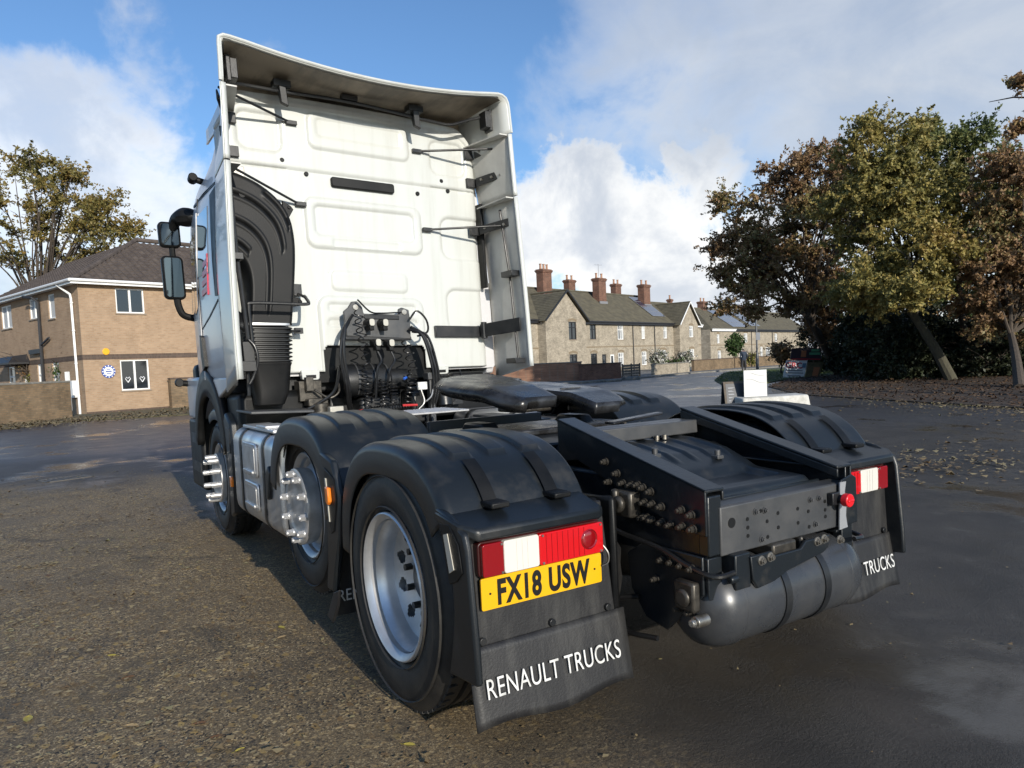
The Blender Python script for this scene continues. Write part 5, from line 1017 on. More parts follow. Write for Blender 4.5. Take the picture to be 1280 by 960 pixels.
def roof_plane(name, fr3, w, run, parent, mat, course=.30, wave=0., wl=.30, trim=None):
    """fr3(x, t): point at x along the eave and t metres up the slope -> (point, normal). Tiles are stepped courses."""
    mb = MB(); n = int(run/course); nxs = max(1, int(w/(wl/6))) if wave else max(1, int(w/1.2))
    for i in range(n):
        t0, t1 = i*course, min(run, (i+1)*course+.03)
        pr = None
        for k in range(nxs+1):
            x = w*k/nxs
            if trim:
                lo0, hi0 = trim(t0); lo1, hi1 = trim(t1)
            else: lo0, hi0, lo1, hi1 = 0, w, 0, w
            xa, xb = min(max(x, lo0), hi0), min(max(x, lo1), hi1); wv = wave*(.5+.5*math.cos(2*PI*(x/wl+.5*(i % 2)*0))) if wave else 0
            pa, na = fr3(xa, t0); pb, nb = fr3(xb, t1)
            cur = (pa+na*(.005), pa+na*(.040+wv), pb+nb*(.010+wv))
            if pr: mb.add([*pr, *cur], [(0, 3, 4, 1), (1, 4, 5, 2)])
            pr = cur
    return mb.build(name, mat, parent, smooth=0, recalc=False)
def frame3(o, ux, uy):
    o = Vector(o); ux = Vector((*ux, 0)); uy = Vector((*uy, 0)); return lambda x, d, z: o+ux*x+uy*d+Vector((0, 0, z))

# ================================================================== brick house on the left
aU = Vector((.954, .301)); bU = Vector((-.301, .954)); K0 = Vector((-1.0, 33.75, 0)); HE = 5.62
H1 = thing('brick_house', 'buff brick two storey house with brown hipped roof behind a garden wall', 'house', K0)
fa = frame3((0, 0, 0), aU, bU); fb = frame3((0, 0, 0), bU, aU)
WA, WB = 13.0, 12.0
opA = [(1.50, 2.72, 4.39, 5.48), (1.49, 2.72, .96, 2.32)]
opB = [(4.82, 6.08, 4.5, 5.45), (2.75, 3.57, 4.35, 5.45), (8.67, 10.28, 4.3, 5.45), (2.81, 3.63, .4, 2.36), (4.94, 5.61, .8, 2.36), (6.83, 7.63, .2, 2.36), (8.89, 9.89, .2, 2.36)]
mb = MB(); wall_open(mb, WA, HE, opA, fa); wall_open(mb, WB, HE, opB, fb)
mb.add([fa(WA, 0, 0), fa(WA, WB, 0), fa(WA, WB, HE), fa(WA, 0, HE)], [(0, 1, 2, 3)]); mb.build('wall', 'buff_brick', H1, smooth=0, recalc=False)
mb = MB(); fbox(mb, fa, 0.0, WA, -.012, .0, 2.36, 2.58); mb.build('band_course', 'dark_brick', H1, smooth=0)
mb = MB(); fbox(mb, fb, 0.0, WB, -.012, .0, 2.36, 2.58); mb.build('band_course', 'dark_brick', H1, smooth=0)
mb = MB(); fbox(mb, fa, 0.0, WA, -.015, .0, -.02, .12); mb.build('plinth', 'dark_brick', H1, smooth=0)
window(fa, *opA[0], H1, 1, curtain=0); window(fa, *opA[1], H1, 1, curtain=0)
for i, o_ in enumerate(opB): window(fb, *o_, H1, 1 if i in (0, 2) else 0, curtain=2 if i in (0, 1, 2) else 0, trans=(1.85 if i >= 3 else 0))
# things in the ground floor window
for dx, cz in ((1.80, 1.45), (2.42, 1.45)):
    mb = MB(); mb.tube([fa(dx, .06, cz-.14), fa(dx-.11, .06, cz+.03), fa(dx-.06, .06, cz+.10), fa(dx, .06, cz+.04), fa(dx+.06, .06, cz+.10), fa(dx+.11, .06, cz+.03), fa(dx, .06, cz-.14)], .018, 6); mb.build('window_heart', 'plaque_white', H1)
# roof: hipped, tiles in courses
OV = .35; RP = math.tan(rad(30)); E0 = HE+.02
def hip_fr(frm, w, dpt):
    c, s_ = math.cos(rad(30)), math.sin(rad(30))
    def f(x, t):
        p = frm(x-OV, -OV+t*c, E0+t*s_); q0 = frm(0, 0, 0); n = (frm(0, -s_, c)-q0).normalized(); return p, n
    return f
DPA = 9.0
runA = (DPA/2+OV)/math.cos(rad(30)); c30 = math.cos(rad(30))
roof_plane('roof_tiles', hip_fr(fa, WA, DPA), WA+2*OV, runA, H1, 'tile_brown', .33, .06, .30, lambda t: (t*c30, WA+2*OV))['kind'] = 'stuff'
roof_plane('roof_tiles', hip_fr(fb, WB, DPA), WB+2*OV, runA, H1, 'tile_brown', .33, .06, .30, lambda t: (t*c30, WB+2*OV))['kind'] = 'stuff'
mb = MB(); hp = [fa(-OV+t*c30, -OV+t*c30, E0+.07+t*math.sin(rad(30))) for t in np.linspace(0, runA, 16)]; mb.tube(hp, .11, 8); mb.tube([hp[-1], hp[-1]+Vector((*aU, 0))*8], .11, 8); mb.build('ridge_tiles', 'tile_brown', H1)
mb = MB(); fbox(mb, fa, -OV, WA+OV, -OV, -.0, HE-.02, HE+.0); fbox(mb, fb, -OV, WB+OV, -OV, -.002, HE-.022, HE-.001); mb.build('soffit', 'white_upvc', H1, smooth=0)
mb = MB(); fbox(mb, fa, -OV-.02, WA+OV, -OV-.03, -OV, HE-.06, HE+.14); fbox(mb, fb, -OV-.015, WB+OV, -OV-.03, -OV, HE-.06, HE+.14); mb.tube([fa(-OV-.08, -OV-.08, HE+.09), fa(WA, -OV-.08, HE+.09)], .065, 8); mb.tube([fb(-OV-.08, -OV-.08, HE+.09), fb(WB, -OV-.08, HE+.09)], .065, 8); mb.build('gutter', 'white_upvc', H1)
mb = MB(); mb.tube([fb(1.15, -OV-.05, HE+.02), fb(.95, -.25, HE-.18), fb(.62, -.09, HE-.42), fb(.55, -.09, HE-.6), fb(.50, -.09, 0)], .05, 8)
for z in (.8, 2.2, 3.6, 4.8): mb.ring(fb(.52, -.09, z), fb(.52, -.09, z+.06), .065, n=8)
mb.build('downpipe', 'white_upvc', H1)
mb = MB(); mb.tube([fb(4.55, -.12, 0), fb(4.45, -.12, 5.2), fb(4.6, -.3, 5.4), fb(5.3, -.45, 5.5)], .07, 8); mb.tube([fb(4.5, -.12, 3.2), fb(3.4, -.12, 3.5)], .05, 8); fbox(mb, fb, 4.5, 6.0, -.2, -.05, 2.85, 3.05); mb.build('soil_pipe', 'timber_black', H1)
mb = MB(); fbox(mb, fb, 6.5, 9.6, -.9, -.05, 2.42, 2.50); mb.hexa([fb(6.5, -.9, 2.5), fb(9.6, -.9, 2.5), fb(9.6, 0, 2.5), fb(6.5, 0, 2.5), fb(6.9, -.6, 2.8), fb(9.2, -.6, 2.8), fb(9.2, 0, 2.9), fb(6.9, 0, 2.9)]); mb.build('porch_canopy', 'timber_black', H1)
mb = MB(); fbox(mb, fb, .87, 1.45, -.18, 0, .75, 1.5); mb.build('meter_box', 'white_upvc', H1, bevel=.02)
mb = MB(); c = fa(.94, -.04, 2.70); mb.ring(c, fa(.94, .0, 2.70), .15, n=24); mb.build('alarm_box', 'alarm_yellow', H1, bevel=.02)
text_mesh('alarm_mark', 'AGM', 'ink', .085, fa(1.0, -.045, 3.17), (*aU, 0), (0, 0, 1), H1, align='CENTER') if False else None
mb = MB(); mb.ring(fa(.98, -.03, 1.83), fa(.98, 0, 1.83), .285, n=36); pq = mb.build('round_plaque', 'plaque_blue', H1)
mb = MB(); mb.ring(fa(.98, -.04, 1.83), fa(.98, -.03, 1.83), .20, n=30); mb.build('plaque_face', 'plaque_white', pq)
mb = MB(); fbox(mb, fa, .86, 1.10, -.044, -.041, 1.81, 1.86); fbox(mb, fa, .89, 1.07, -.044, -.041, 1.73, 1.76); fbox(mb, fa, .91, 1.05, -.044, -.041, 1.91, 1.94); mb.build('plaque_lines', 'plaque_blue', pq)
for k in range(12):
    a = 2*PI*k/12; mb = MB(); mb.box(-.03, .03, -.002, .0, -.02, .02, Matrix.Translation(fa(.98+.245*math.cos(a), -.032, 1.83+.245*math.sin(a)))); mb.build('plaque_stud', 'plaque_white', pq)
# garden wall in front, with return
gw0 = Vector((*G2d(88, 523), 0)); gw1 = Vector((*G2d(-40, 536), 0))
GW = thing('garden_wall', 'weathered brick garden wall in front of the buff brick house', 'wall', gw0)
d = gw1-gw0; ln = d.length; du = d.normalized(); fw_ = frame3((0, 0, 0), (du.x, du.y), (-du.y, du.x))
mb = MB(); fbox(mb, fw_, 0, ln, -.11, .11, -.05, 1.42); mb.build('wall', 'garden_brick', GW, smooth=0); mb = MB(); fbox(mb, fw_, -.02, ln, -.13, .13, 1.42, 1.50); mb.build('coping', 'kerb_stone', GW, smooth=0, bevel=.02)
mb = MB(); fbox(mb, fw_, -.13, -.022, -.13, .0, .3, 1.85); mb.build('gate_post', 'white_upvc', GW, smooth=0)
PW = thing('side_wall', 'short weathered brick wall beside the lorry mirror, joining the buff brick house', 'wall', (0, 0, 0)); pf = frame3(K0, aU, bU)
mb = MB(); fbox(mb, pf, 3.4, 8.5, -.55, -.33, -.05, 1.36); mb.build('wall', 'garden_brick', PW, smooth=0); mb = MB(); fbox(mb, pf, 3.38, 8.5, -.57, -.31, 1.36, 1.43); mb.build('coping', 'dark_brick', PW, smooth=0)
v0, v1 = Vector((*G2d(-60, 545), 0)), Vector((*G2d(300, 516.5), 0))
sheet('verge', [G2d(-80, 547), G2d(90, 527), G2d(330, 514), (14, 42), (4, 38), (-2, 33.6), (-12, 34)], .045, 'verge_soil')
pts = []
while len(pts) < 1500:
    px, py = random.uniform(-20, 240), 0; py = lerp(540, 515, (px+40)/280)+random.gauss(0, 2.5); w = gnd(px, py); pts.append((w.x, w.y, .05))
leaf_stuff('leaf_litter', pts, rng.uniform(.06, .18, len(pts)), 'litter', flat=.6)
# ================================================================== trees and plants
mk('bark', (.085, .065, .048), .95, col2=(.045, .036, .028), vs_=5, stretch=(3, 3, .6), bump=.8, bs=14)
mk('bark_green', (.075, .070, .045), .95, col2=(.045, .040, .030), vs_=5, stretch=(3, 3, .6), bump=.8, bs=14)
MT['leaf_red'] = leaf_material('leaf_red', [(.12, .078, .042), (.21, .125, .063), (.28, .165, .08), (.24, .19, .075), (.17, .17, .062)], .6, .25)
MT['leaf_olive'] = leaf_material('leaf_olive', [(.10, .105, .034), (.19, .175, .052), (.29, .245, .072), (.37, .285, .085), (.29, .185, .06)], .6, .3)
MT['leaf_green'] = leaf_material('leaf_green', [(.05, .075, .025), (.095, .125, .04), (.16, .175, .055), (.22, .20, .065)], .6, .3)
MT['leaf_dark'] = leaf_material('leaf_dark', [(.008, .014, .006), (.018, .028, .010), (.030, .036, .014), (.045, .035, .016)], .6, .15)  # near-black leaves: the shade of the thicket is put into the colour
MT['leaf_autumn'] = leaf_material('leaf_autumn', [(.08, .08, .026), (.15, .135, .038), (.23, .17, .045), (.27, .16, .045)], .6, .3)
def leaves_mesh(centers, size, asp=.55):
    n = len(centers); C_ = np.asarray(centers); ax = rng.normal(size=(n, 3)); ax /= np.linalg.norm(ax, axis=1)[:, None]; b_ = rng.normal(size=(n, 3)); b_[:, 2] -= .3
    b_ -= ax*(ax*b_).sum(1)[:, None]; b_ /= np.linalg.norm(b_, axis=1)[:, None]+1e-9; c_ = np.cross(ax, b_); s = size*rng.uniform(.6, 1.35, n)
    V = np.zeros((n, 4, 3)); V[:, 0] = C_-ax*s[:, None]*.5; V[:, 2] = C_+ax*s[:, None]*.5; V[:, 1] = C_-b_*s[:, None]*asp*.5+c_*s[:, None]*.12; V[:, 3] = C_+b_*s[:, None]*asp*.5+c_*s[:, None]*.12
    me = bpy.data.meshes.new('crown'); me.vertices.add(n*4); me.vertices.foreach_set('co', V.reshape(-1)); me.loops.add(n*4); me.loops.foreach_set('vertex_index', np.arange(n*4)); me.polygons.add(n); me.polygons.foreach_set('loop_start', np.arange(n)*4); me.update(); me.validate(); return me
def tree(name, label, base, blobs, nleaf, lsize, leafmat, bark='bark', r0=.22, fork=None, group=None, clus=.42, nclu=130, cat='tree', limbs=26, lmul=1., lsz=1.):
    """base: foot of the trunk; blobs: list of (centre, radii, weight) that the crown fills; limbs grow from the fork to clumps"""
    base = Vector(base); nleaf = int(nleaf*lmul); lsize = lsize*lsz; t = thing(name, label, cat, base, group=group); fork = Vector(fork) if fork is not None else base+Vector((0, 0, 2))
    wts = np.array([b[2] for b in blobs]); wts = wts/wts.sum(); clumps = []
    for k in range(nclu):
        c, r, _ = blobs[rng.choice(len(blobs), p=wts)]; d = rng.normal(size=3); d /= np.linalg.norm(d); q = (.35+.65*rng.random()**.5); clumps.append(np.array(c)+d*np.array(r)*q)
    mb = MB(); mid = base.lerp(fork, .5)+Vector((random.uniform(-.1, .1), random.uniform(-.1, .1), 0)); mb.tube([p-base for p in bez([base, mid, fork], 5)], [lerp(r0*1.25, r0*.75, i/10) for i in range(11)], 10); mb.build('trunk', bark, t)
    mb = MB()
    for k in range(limbs):
        e = Vector(clumps[k % len(clumps)]); m1 = fork.lerp(e, .45)+Vector((random.uniform(-.4, .4), random.uniform(-.4, .4), random.uniform(.1, .6))); st_ = fork.lerp(base, random.uniform(0, .15)); pp = bez([st_, m1, e], 5); r_ = r0*random.uniform(.25, .5)
        mb.tube([p-base for p in pp], [max(.012, lerp(r_, .015, i/(len(pp)-1))) for i in range(len(pp))], 6)
        for q in range(3):
            s_ = pp[random.randint(4, len(pp)-2)]; e2 = s_+Vector((random.gauss(0, .6), random.gauss(0, .6), random.uniform(.1, .9))); mb.tube([s_-base, s_.lerp(e2, .5)-base+Vector((0, 0, .06)), e2-base], [.025, .017, .008], 5)
    mb.build('limbs', bark, t)
    cl = np.array(clumps); idx = rng.integers(0, len(cl), nleaf); spread = clus*(.6+.8*rng.random(len(cl)))[idx]
    NS = 14; sd = rng.normal(size=(len(cl), NS, 3)); sd /= np.linalg.norm(sd, axis=2)[:, :, None]; sd[:, :, 2] = sd[:, :, 2]*.7+.12; sd *= rng.uniform(.55, 1.55, (len(cl), NS))[:, :, None]; dv_ = rng.normal(size=(nleaf, 3)); dv_ /= np.linalg.norm(dv_, axis=1)[:, None]; P_ = cl[idx]+sd[idx, rng.integers(0, NS, nleaf)]*(rng.random(nleaf)**.7*spread)[:, None]+dv_*(lsize*.85*rng.random(nleaf))[:, None]-np.array(base)
    me = leaves_mesh(P_, lsize); me.materials.append(MT[leafmat]); o = link('crown', me, t); return t
def W(px, py, d): return np.array(atd(px, py, d))
def rr(px, d): return px*d/FPX
def tree_px(name, label, foot, d, blobs, *a, **k):
    bl = [(W(x, y, d+dz), (rr(rx, d)*1.18, rr(rx, d)*1.05, rr(ry, d)*1.12), w_) for x, y, rx, ry, w_, dz in blobs]
    fx, fy = foot; b = gnd(fx, fy) if not isinstance(foot[0], tuple) else foot; b.z = 0
    return tree(name, label, b, bl, *a, **k)
# right-hand group
tree_px('maple_tree', 'russet leaved tree beside the sponsor boards, leaning over the lane', (1050, 469), 34, [(965, 265, 62, 62, 3, 0), (1030, 235, 55, 45, 2.5, 0), (935, 320, 45, 45, 2, 0), (925, 372, 28, 24, .8, -1), (985, 350, 62, 42, 2.2, 1), (1045, 300, 60, 70, 2.6, 2), (1050, 395, 40, 34, 1.2, 2)], 120000, .135, 'leaf_red', r0=.2, fork=W(1010, 395, 34), nclu=320, clus=.66, group='trees beyond the yard')
tree_px('sycamore_tree', 'yellowing tree with a leaning bare trunk standing behind the leaf bed', (1190, 476), 27, [(1100, 190, 50, 42, 2, 0), (1120, 250, 60, 45, 2.4, 0), (1150, 320, 60, 36, 2.4, -1.2), (1125, 355, 45, 26, 1.5, -1.5), (1075, 280, 45, 50, 1.5, .5), (1098, 160, 26, 18, .5, 0), (1085, 365, 40, 40, 1.0, 1), (1180, 270, 45, 50, 1.4, 0)], 75000, .14, 'leaf_olive', 'bark_green', r0=.17, fork=W(1138, 388, 27), nclu=200, clus=.6, group='trees beyond the yard')
tree_px('ash_tree', 'thin green topped tree standing between the yellowing tree and the red thorn', (1215, 472), 29, [(1195, 175, 40, 30, 1.6, 0), (1225, 215, 45, 45, 1.8, 0), (1180, 235, 34, 40, 1, 1), (1240, 270, 45, 45, 1.4, 0), (1160, 190, 34, 34, 1, .5), (1210, 330, 60, 60, 1.8, 1)], 34000, .14, 'leaf_green', r0=.13, fork=W(1195, 330, 29), nclu=105, clus=.6, group='trees beyond the yard')
tree_px('thorn_tree', 'dark red tinged thorn tree at the end of the leaf bed', (1275, 486), 25, [(1265, 245, 40, 45, 1.6, 0), (1290, 300, 60, 60, 2, 0), (1250, 360, 50, 55, 2, 0), (1320, 360, 70, 70, 2, 0)], 60000, .125, 'leaf_red', r0=.13, fork=W(1262, 410, 25), nclu=150, clus=.55, group='trees beyond the yard')
def shrub(name, label, px, py, d, rx, ry, n, mat, size, group, nclu=60):
    c = W(px, py, d); b = Vector((c[0], c[1], 0)); return tree(name, label, b, [(c, (rr(rx, d), rr(rx, d)*.8, rr(ry, d)), 1)], n, size, mat, r0=.06, fork=b+Vector((0, 0, .5)), nclu=nclu, limbs=10, group=group, cat='shrub', clus=.5)
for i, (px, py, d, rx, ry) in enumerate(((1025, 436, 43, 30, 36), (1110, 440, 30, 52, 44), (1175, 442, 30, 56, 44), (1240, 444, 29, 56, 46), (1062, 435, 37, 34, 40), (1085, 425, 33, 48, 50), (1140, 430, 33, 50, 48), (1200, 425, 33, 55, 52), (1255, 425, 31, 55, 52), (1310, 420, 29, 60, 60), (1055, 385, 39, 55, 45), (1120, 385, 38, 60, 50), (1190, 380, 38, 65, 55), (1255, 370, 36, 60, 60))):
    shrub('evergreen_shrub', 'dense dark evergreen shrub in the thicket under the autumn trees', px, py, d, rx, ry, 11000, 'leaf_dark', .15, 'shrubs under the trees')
# branch of a tree standing outside the picture to the right
bt = gnd(1420, 500); c0 = [W(1272, 104, 17), W(1276, 160, 17), W(1305, 130, 17), W(1340, 150, 17)]
tree('overhanging_tree', 'red leaved branch reaching over the thorn tree from the side', bt, [(c, (.14, .2, .10), 1) for c in c0]+[(W(1440, 140, 17), (1.4, 1.4, 1.2), 3)], 3200, .13, 'leaf_red', r0=.16, fork=W(1450, 260, 17), nclu=40, limbs=20, clus=.22)
# tree behind the brick house
tree_px('oak_tree', 'olive and gold tree rising behind the brown hipped roof', (45, 500), 50, [(40, 240, 50, 42, 3, 0), (95, 250, 45, 38, 2.5, 0), (140, 275, 32, 26, 1.3, 0), (10, 290, 50, 50, 2, 0), (80, 300, 60, 30, 1.6, 0), (172, 283, 18, 8, .35, 0), (60, 210, 40, 14, 1, 0), (60, 325, 80, 26, 1.6, 1), (130, 305, 40, 20, .8, 0)], 27000, .20, 'leaf_autumn', r0=.26, fork=W(50, 395, 50), nclu=120, clus=.95, limbs=50)
# grass blades on the verge
pts = []
gp = grass_pts
while len(pts) < 9000:
    x, y = random.uniform(18, 42), random.uniform(16, 34)
    if in_poly(x, y, gp): pts.append((x, y, .05+.05*random.random()))
me = leaves_mesh(np.array(pts), .16, .12); me.materials.append(MT['grass_blade']); o = link('grass', me); tag(o, kind='stuff')
# ================================================================== brick terrace across the road
O1 = Vector((29.4, 48.68, 0)); OFF = {1: .35, 2: 3.6}
A3 = Vector((*aU, 0)); B3 = Vector((*bU, 0))
def fu(px, py, perp):
    """where a sight line meets the upright plane that lies perp metres behind the street front: (u, z)"""
    d = ray(px, py); t = ((O1+B3*perp-CAM).dot(B3))/d.dot(B3); p = CAM+d*t; return (p-O1).dot(A3), p.z
def U(px, perp, py=430): return fu(px, py, perp)[0]
mk('soot_stone', (.20, .155, .10), .9)
def gable_roof(parent, fr, u0, u1, p0, p1, ze, zr, ov=.3, mat='tile_old', hip0=False, verge='timber_black'):
    """ridge along u; both slopes built, tiles as courses"""
    half = (p1-p0)/2+ov; rise = zr-ze; run = math.hypot(half, rise); c, s_ = half/run, rise/run; w = u1-u0
    def f1(x, t): return fr(u0+x, p0-ov+t*c, ze+t*s_), (fr(0, -s_, c)-fr(0, 0, 0)).normalized()
    def f2(x, t): return fr(u1-x, p1+ov-t*c, ze+t*s_), (fr(0, s_, c)-fr(0, 0, 0)).normalized()
    r = roof_plane('roof', f1, w, run, parent, mat, .26, trim=(lambda t: (t*c*.9, w)) if hip0 else None)
    roof_plane('roof', f2, w, run, parent, mat, .5, trim=(lambda t: (0, w-t*c*.9)) if hip0 else None)
    if hip0:
        h9 = half*.9
        def f3(x, t): return fr(u0-ov*0+t*c*.9, p1+ov-x, ze+t*s_), (fr(-s_, 0, c)-fr(0, 0, 0)).normalized()
        roof_plane('roof', f3, 2*half, run, parent, mat, .4, trim=lambda t: (t*c, 2*half-t*c))
    mb = MB(); mb.tube([fr(u0+(half*.9 if hip0 else 0), (p0+p1)/2, zr+.04), fr(u1, (p0+p1)/2, zr+.04)], .09, 6); mb.build('ridge', mat, parent)
    mb = MB(); mb.tube([fr(u0, p0-ov-.04, ze+.02), fr(u1, p0-ov-.04, ze+.02)], .07, 6); fbox(mb, fr, u0, u1, p0-ov, p0-ov+.03, ze-.22, ze); mb.build('gutter', 'timber_black' if verge != 'white_upvc' else 'white_upvc', parent)
    return r
def front_gable(parent, fr, uc, hw, pf, pb, ze, za, ov=.3, verge='timber_black', mat='tile_old'):
    """small roof whose gable faces the street"""
    run = math.hypot(hw+ov, za-ze); c, s_ = (hw+ov)/run, (za-ze)/run; dp = pb-pf+ov
    for sg in (-1, 1):
        def f(x, t, sg=sg): return fr(uc+sg*(hw+ov-t*c), (pf-ov+x) if sg > 0 else (pb-x), ze-ov*(za-ze)/hw*0+t*s_), (fr(sg*s_, 0, c)-fr(0, 0, 0)).normalized()
        roof_plane('roof', f, dp, run, parent, mat, .26)
        mb = MB(); q = fr(0, 0, 0); pts_ = [fr(uc+sg*(hw+ov), pf-ov-.02, ze-.05), fr(uc, pf-ov-.02, za-.05), fr(uc, pf-ov-.02, za+.12), fr(uc+sg*(hw+ov), pf-ov-.02, ze+.12)]
        n_ = (fr(0, 1, 0)-q)*.05; mb.hexa([pts_[0], pts_[1], pts_[1]+n_, pts_[0]+n_, pts_[3], pts_[2], pts_[2]+n_, pts_[3]+n_]); mb.build('bargeboard', verge, parent, smooth=0)
    mb = MB(); mb.tube([fr(uc, pf-ov, za+.06), fr(uc, pb, za+.06)], .09, 6); mb.build('ridge', mat, parent)
def chimney(parent, fr, u, p, w, dpt, z0, z1, pots=2):
    mb = MB(); fbox(mb, fr, u-w/2, u+w/2, p-dpt/2, p+dpt/2, z0, z1-.22); ch = mb.build('chimney', 'red_brick', parent, smooth=0)
    mb = MB(); fbox(mb, fr, u-w/2-.06, u+w/2+.06, p-dpt/2-.06, p+dpt/2+.06, z1-.32, z1-.2); fbox(mb, fr, u-w/2-.11, u+w/2+.11, p-dpt/2-.11, p+dpt/2+.11, z1-.2, z1-.08); fbox(mb, fr, u-w/2-.04, u+w/2+.04, p-dpt/2-.04, p+dpt/2+.04, z1-.08, z1); mb.build('chimney_cap', 'red_brick', ch, smooth=0)
    mb = MB(); fbox(mb, fr, u-w/2-.05, u+w/2+.05, p-dpt/2-.12, p-dpt/2-.02, z0+.25, z0+.6); mb.build('flashing', 'lead', ch, smooth=0)
    for k in range(pots):
        uu = lerp(u-w/2+.18, u+w/2-.18, k/(pots-1) if pots > 1 else .5); mb = MB(); mb.lathe([(.10, 0), (.13, .05), (.11, .1), (.10, .42), (.13, .46), (.13, .52), (.08, .52), (.08, .3)], fr(uu, p, z1), (0, 0, 1), 12); mb.build('chimney_pot', 'pot_clay', ch)
    return ch
def terrace(label, u0, u1, perp, depth, ze, zr, wins, doors, wall='old_buff', hip0=False, gable=None, sidewall=False, verge='timber_black', roof=True, pipes=()):
    root = O1+A3*u0+B3*perp; H = thing('terraced_house', label, 'house', root, group='brick terrace houses across the road'); fr = frame3((0, 0, 0), aU, bU); w = u1-u0
    ops = []
    loc = lambda px, py, pp: (fu(px, py, pp)[0]-u0, fu(px, py, pp)[1])
    for (x0, x1, y0, y1, kind) in wins: a, z1 = loc(x0, y0, perp); b_, z0 = loc(x1, y1, perp); ops.append((a, b_, z0, z1))
    for (x0, x1, y0, kind) in doors: a, z1 = loc(x0, y0, perp); b_, _ = loc(x1, y0, perp); ops.append((a, b_, .05, z1))
    gd = None
    if gable:
        gx0, gx1, gay, pj = gable; ga, gb = U(gx0, perp-pj)-u0, U(gx1, perp-pj)-u0; za = fu((gx0+gx1)/2, gay, perp-pj)[1]; gd = (ga, gb, za, pj)
    mb = MB()
    if gd:
        ga, gb, za, pj = gd; ga = max(0, ga); gb = min(w, gb)
        op_g = [o for o in ops if ga <= (o[0]+o[1])/2 <= gb]; op_w = [o for o in ops if o not in op_g]
        wall_open(mb, w, ze, op_w, lambda x, d, z: fr(x, d, z)); wall_open(mb, gb-ga, ze, [(a-ga, b_-ga, c, d) for a, b_, c, d in op_g], lambda x, d, z: fr(ga+x, d-pj, z))
        mb.add([fr(ga, -pj, ze), fr(gb, -pj, ze), fr((ga+gb)/2, -pj, za-.1)], [(0, 1, 2)]); mb.add([fr(ga, -pj, 0), fr(ga, 0, 0), fr(ga, 0, ze), fr(ga, -pj, ze)], [(0, 1, 2, 3)]); mb.add([fr(gb, -pj, 0), fr(gb, 0, 0), fr(gb, 0, ze), fr(gb, -pj, ze)], [(0, 1, 2, 3)])
    else: wall_open(mb, w, ze, ops, lambda x, d, z: fr(x, d, z)); op_g = []
    mb.add([fr(0, 0, 0), fr(0, depth, 0), fr(0, depth, ze), fr(0, depth/2, zr-.1 if not hip0 else ze), fr(0, 0, ze)], [(0, 1, 2, 3, 4)]); mb.add([fr(w, 0, 0), fr(w, depth, 0), fr(w, depth, ze), fr(w, depth/2, zr-.1), fr(w, 0, ze)], [(0, 1, 2, 3, 4)])
    mb.build('wall', wall, H, smooth=0, recalc=False)
    mb = MB(); fbox(mb, fr, 0, w, -.02, 0, 2.55, 2.66); mb.build('string_course', 'soot_stone', H, smooth=0)
    if roof: gable_roof(H, fr, 0, w, 0, depth, ze, zr, hip0=hip0, verge=verge)
    if gd: front_gable(H, fr, (ga+gb)/2, (gb-ga)/2, -gd[3], depth/2, ze-.1, gd[2], verge=verge)
    for i, (x0, x1, y0, y1, kind) in enumerate(wins):
        o_ = ops[i]; pj = gd[3] if gd and o_ in op_g else 0; f2 = (lambda x, d, z, pj=pj: fr(x, d-pj, z))
        window(f2, *o_, H, 1, frame='timber_black' if kind == 'd' else 'white_upvc', trans=lerp(o_[2], o_[3], .68), curtain=2 if kind == 'c' else 1 if kind == 'w' else 0, fw=.07)
        if kind != 'c':
            mb = MB(); a, b_, _, z1 = o_; n_ = 8
            for k in range(n_): t0, t1 = k/n_, (k+1)/n_; mb.hexa([f2(lerp(a-.08, b_+.08, t0), -.02, z1+.0+.12*math.sin(PI*t0)), f2(lerp(a-.08, b_+.08, t1), -.02, z1+.12*math.sin(PI*t1)), f2(lerp(a-.08, b_+.08, t1), .0, z1+.12*math.sin(PI*t1)), f2(lerp(a-.08, b_+.08, t0), .0, z1+.12*math.sin(PI*t0)), f2(lerp(a-.08, b_+.08, t0), -.02, z1+.2+.12*math.sin(PI*t0)), f2(lerp(a-.08, b_+.08, t1), -.02, z1+.2+.12*math.sin(PI*t1)), f2(lerp(a-.08, b_+.08, t1), .0, z1+.2+.12*math.sin(PI*t1)), f2(lerp(a-.08, b_+.08, t0), .0, z1+.2+.12*math.sin(PI*t0))])
            mb.build('window_arch', 'soot_stone', H, smooth=0)
    for j, (x0, x1, y0, kind) in enumerate(doors):
        a, b_, z0, z1 = ops[len(wins)+j]; mb = MB(); fbox(mb, fr, a, b_, .05, .09, z0, z1); dr = mb.build('door', 'white_upvc' if kind == 'w' else 'timber_black', H, smooth=0)
        mb = MB(); fbox(mb, fr, a+.18, b_-.18, .035, .05, lerp(z0, z1, .5), lerp(z0, z1, .92)); mb.build('door_pane', 'pane', dr, smooth=0)
    for x in pipes:
        u = U(x, perp)-u0; mb = MB(); mb.tube([fr(u, -.08, 0), fr(u, -.08, ze-.1)], .05, 6); mb.build('downpipe', 'timber_black', H)
    return H, fr
P1, P2 = OFF[1], OFF[2]
us = [U(612, P1), U(733, P1), U(792, P1), U(842, P1), U(874, P1)]
def zat(px, py, p): return fu(px, py, p)[1]
DEP = 8.2
ZE1 = 5.0; ZR1 = 8.45
hA, fA = terrace('gabled end house of the brick terrace, with dark painted bargeboards', us[0], us[1], P1, DEP, ZE1, ZR1, [(700.4, 710.9, 403, 425, 'd'), (701.9, 711.8, 443.5, 454, 'd')], [], gable=(683, 733, 363.5, .9), pipes=(731.5,))
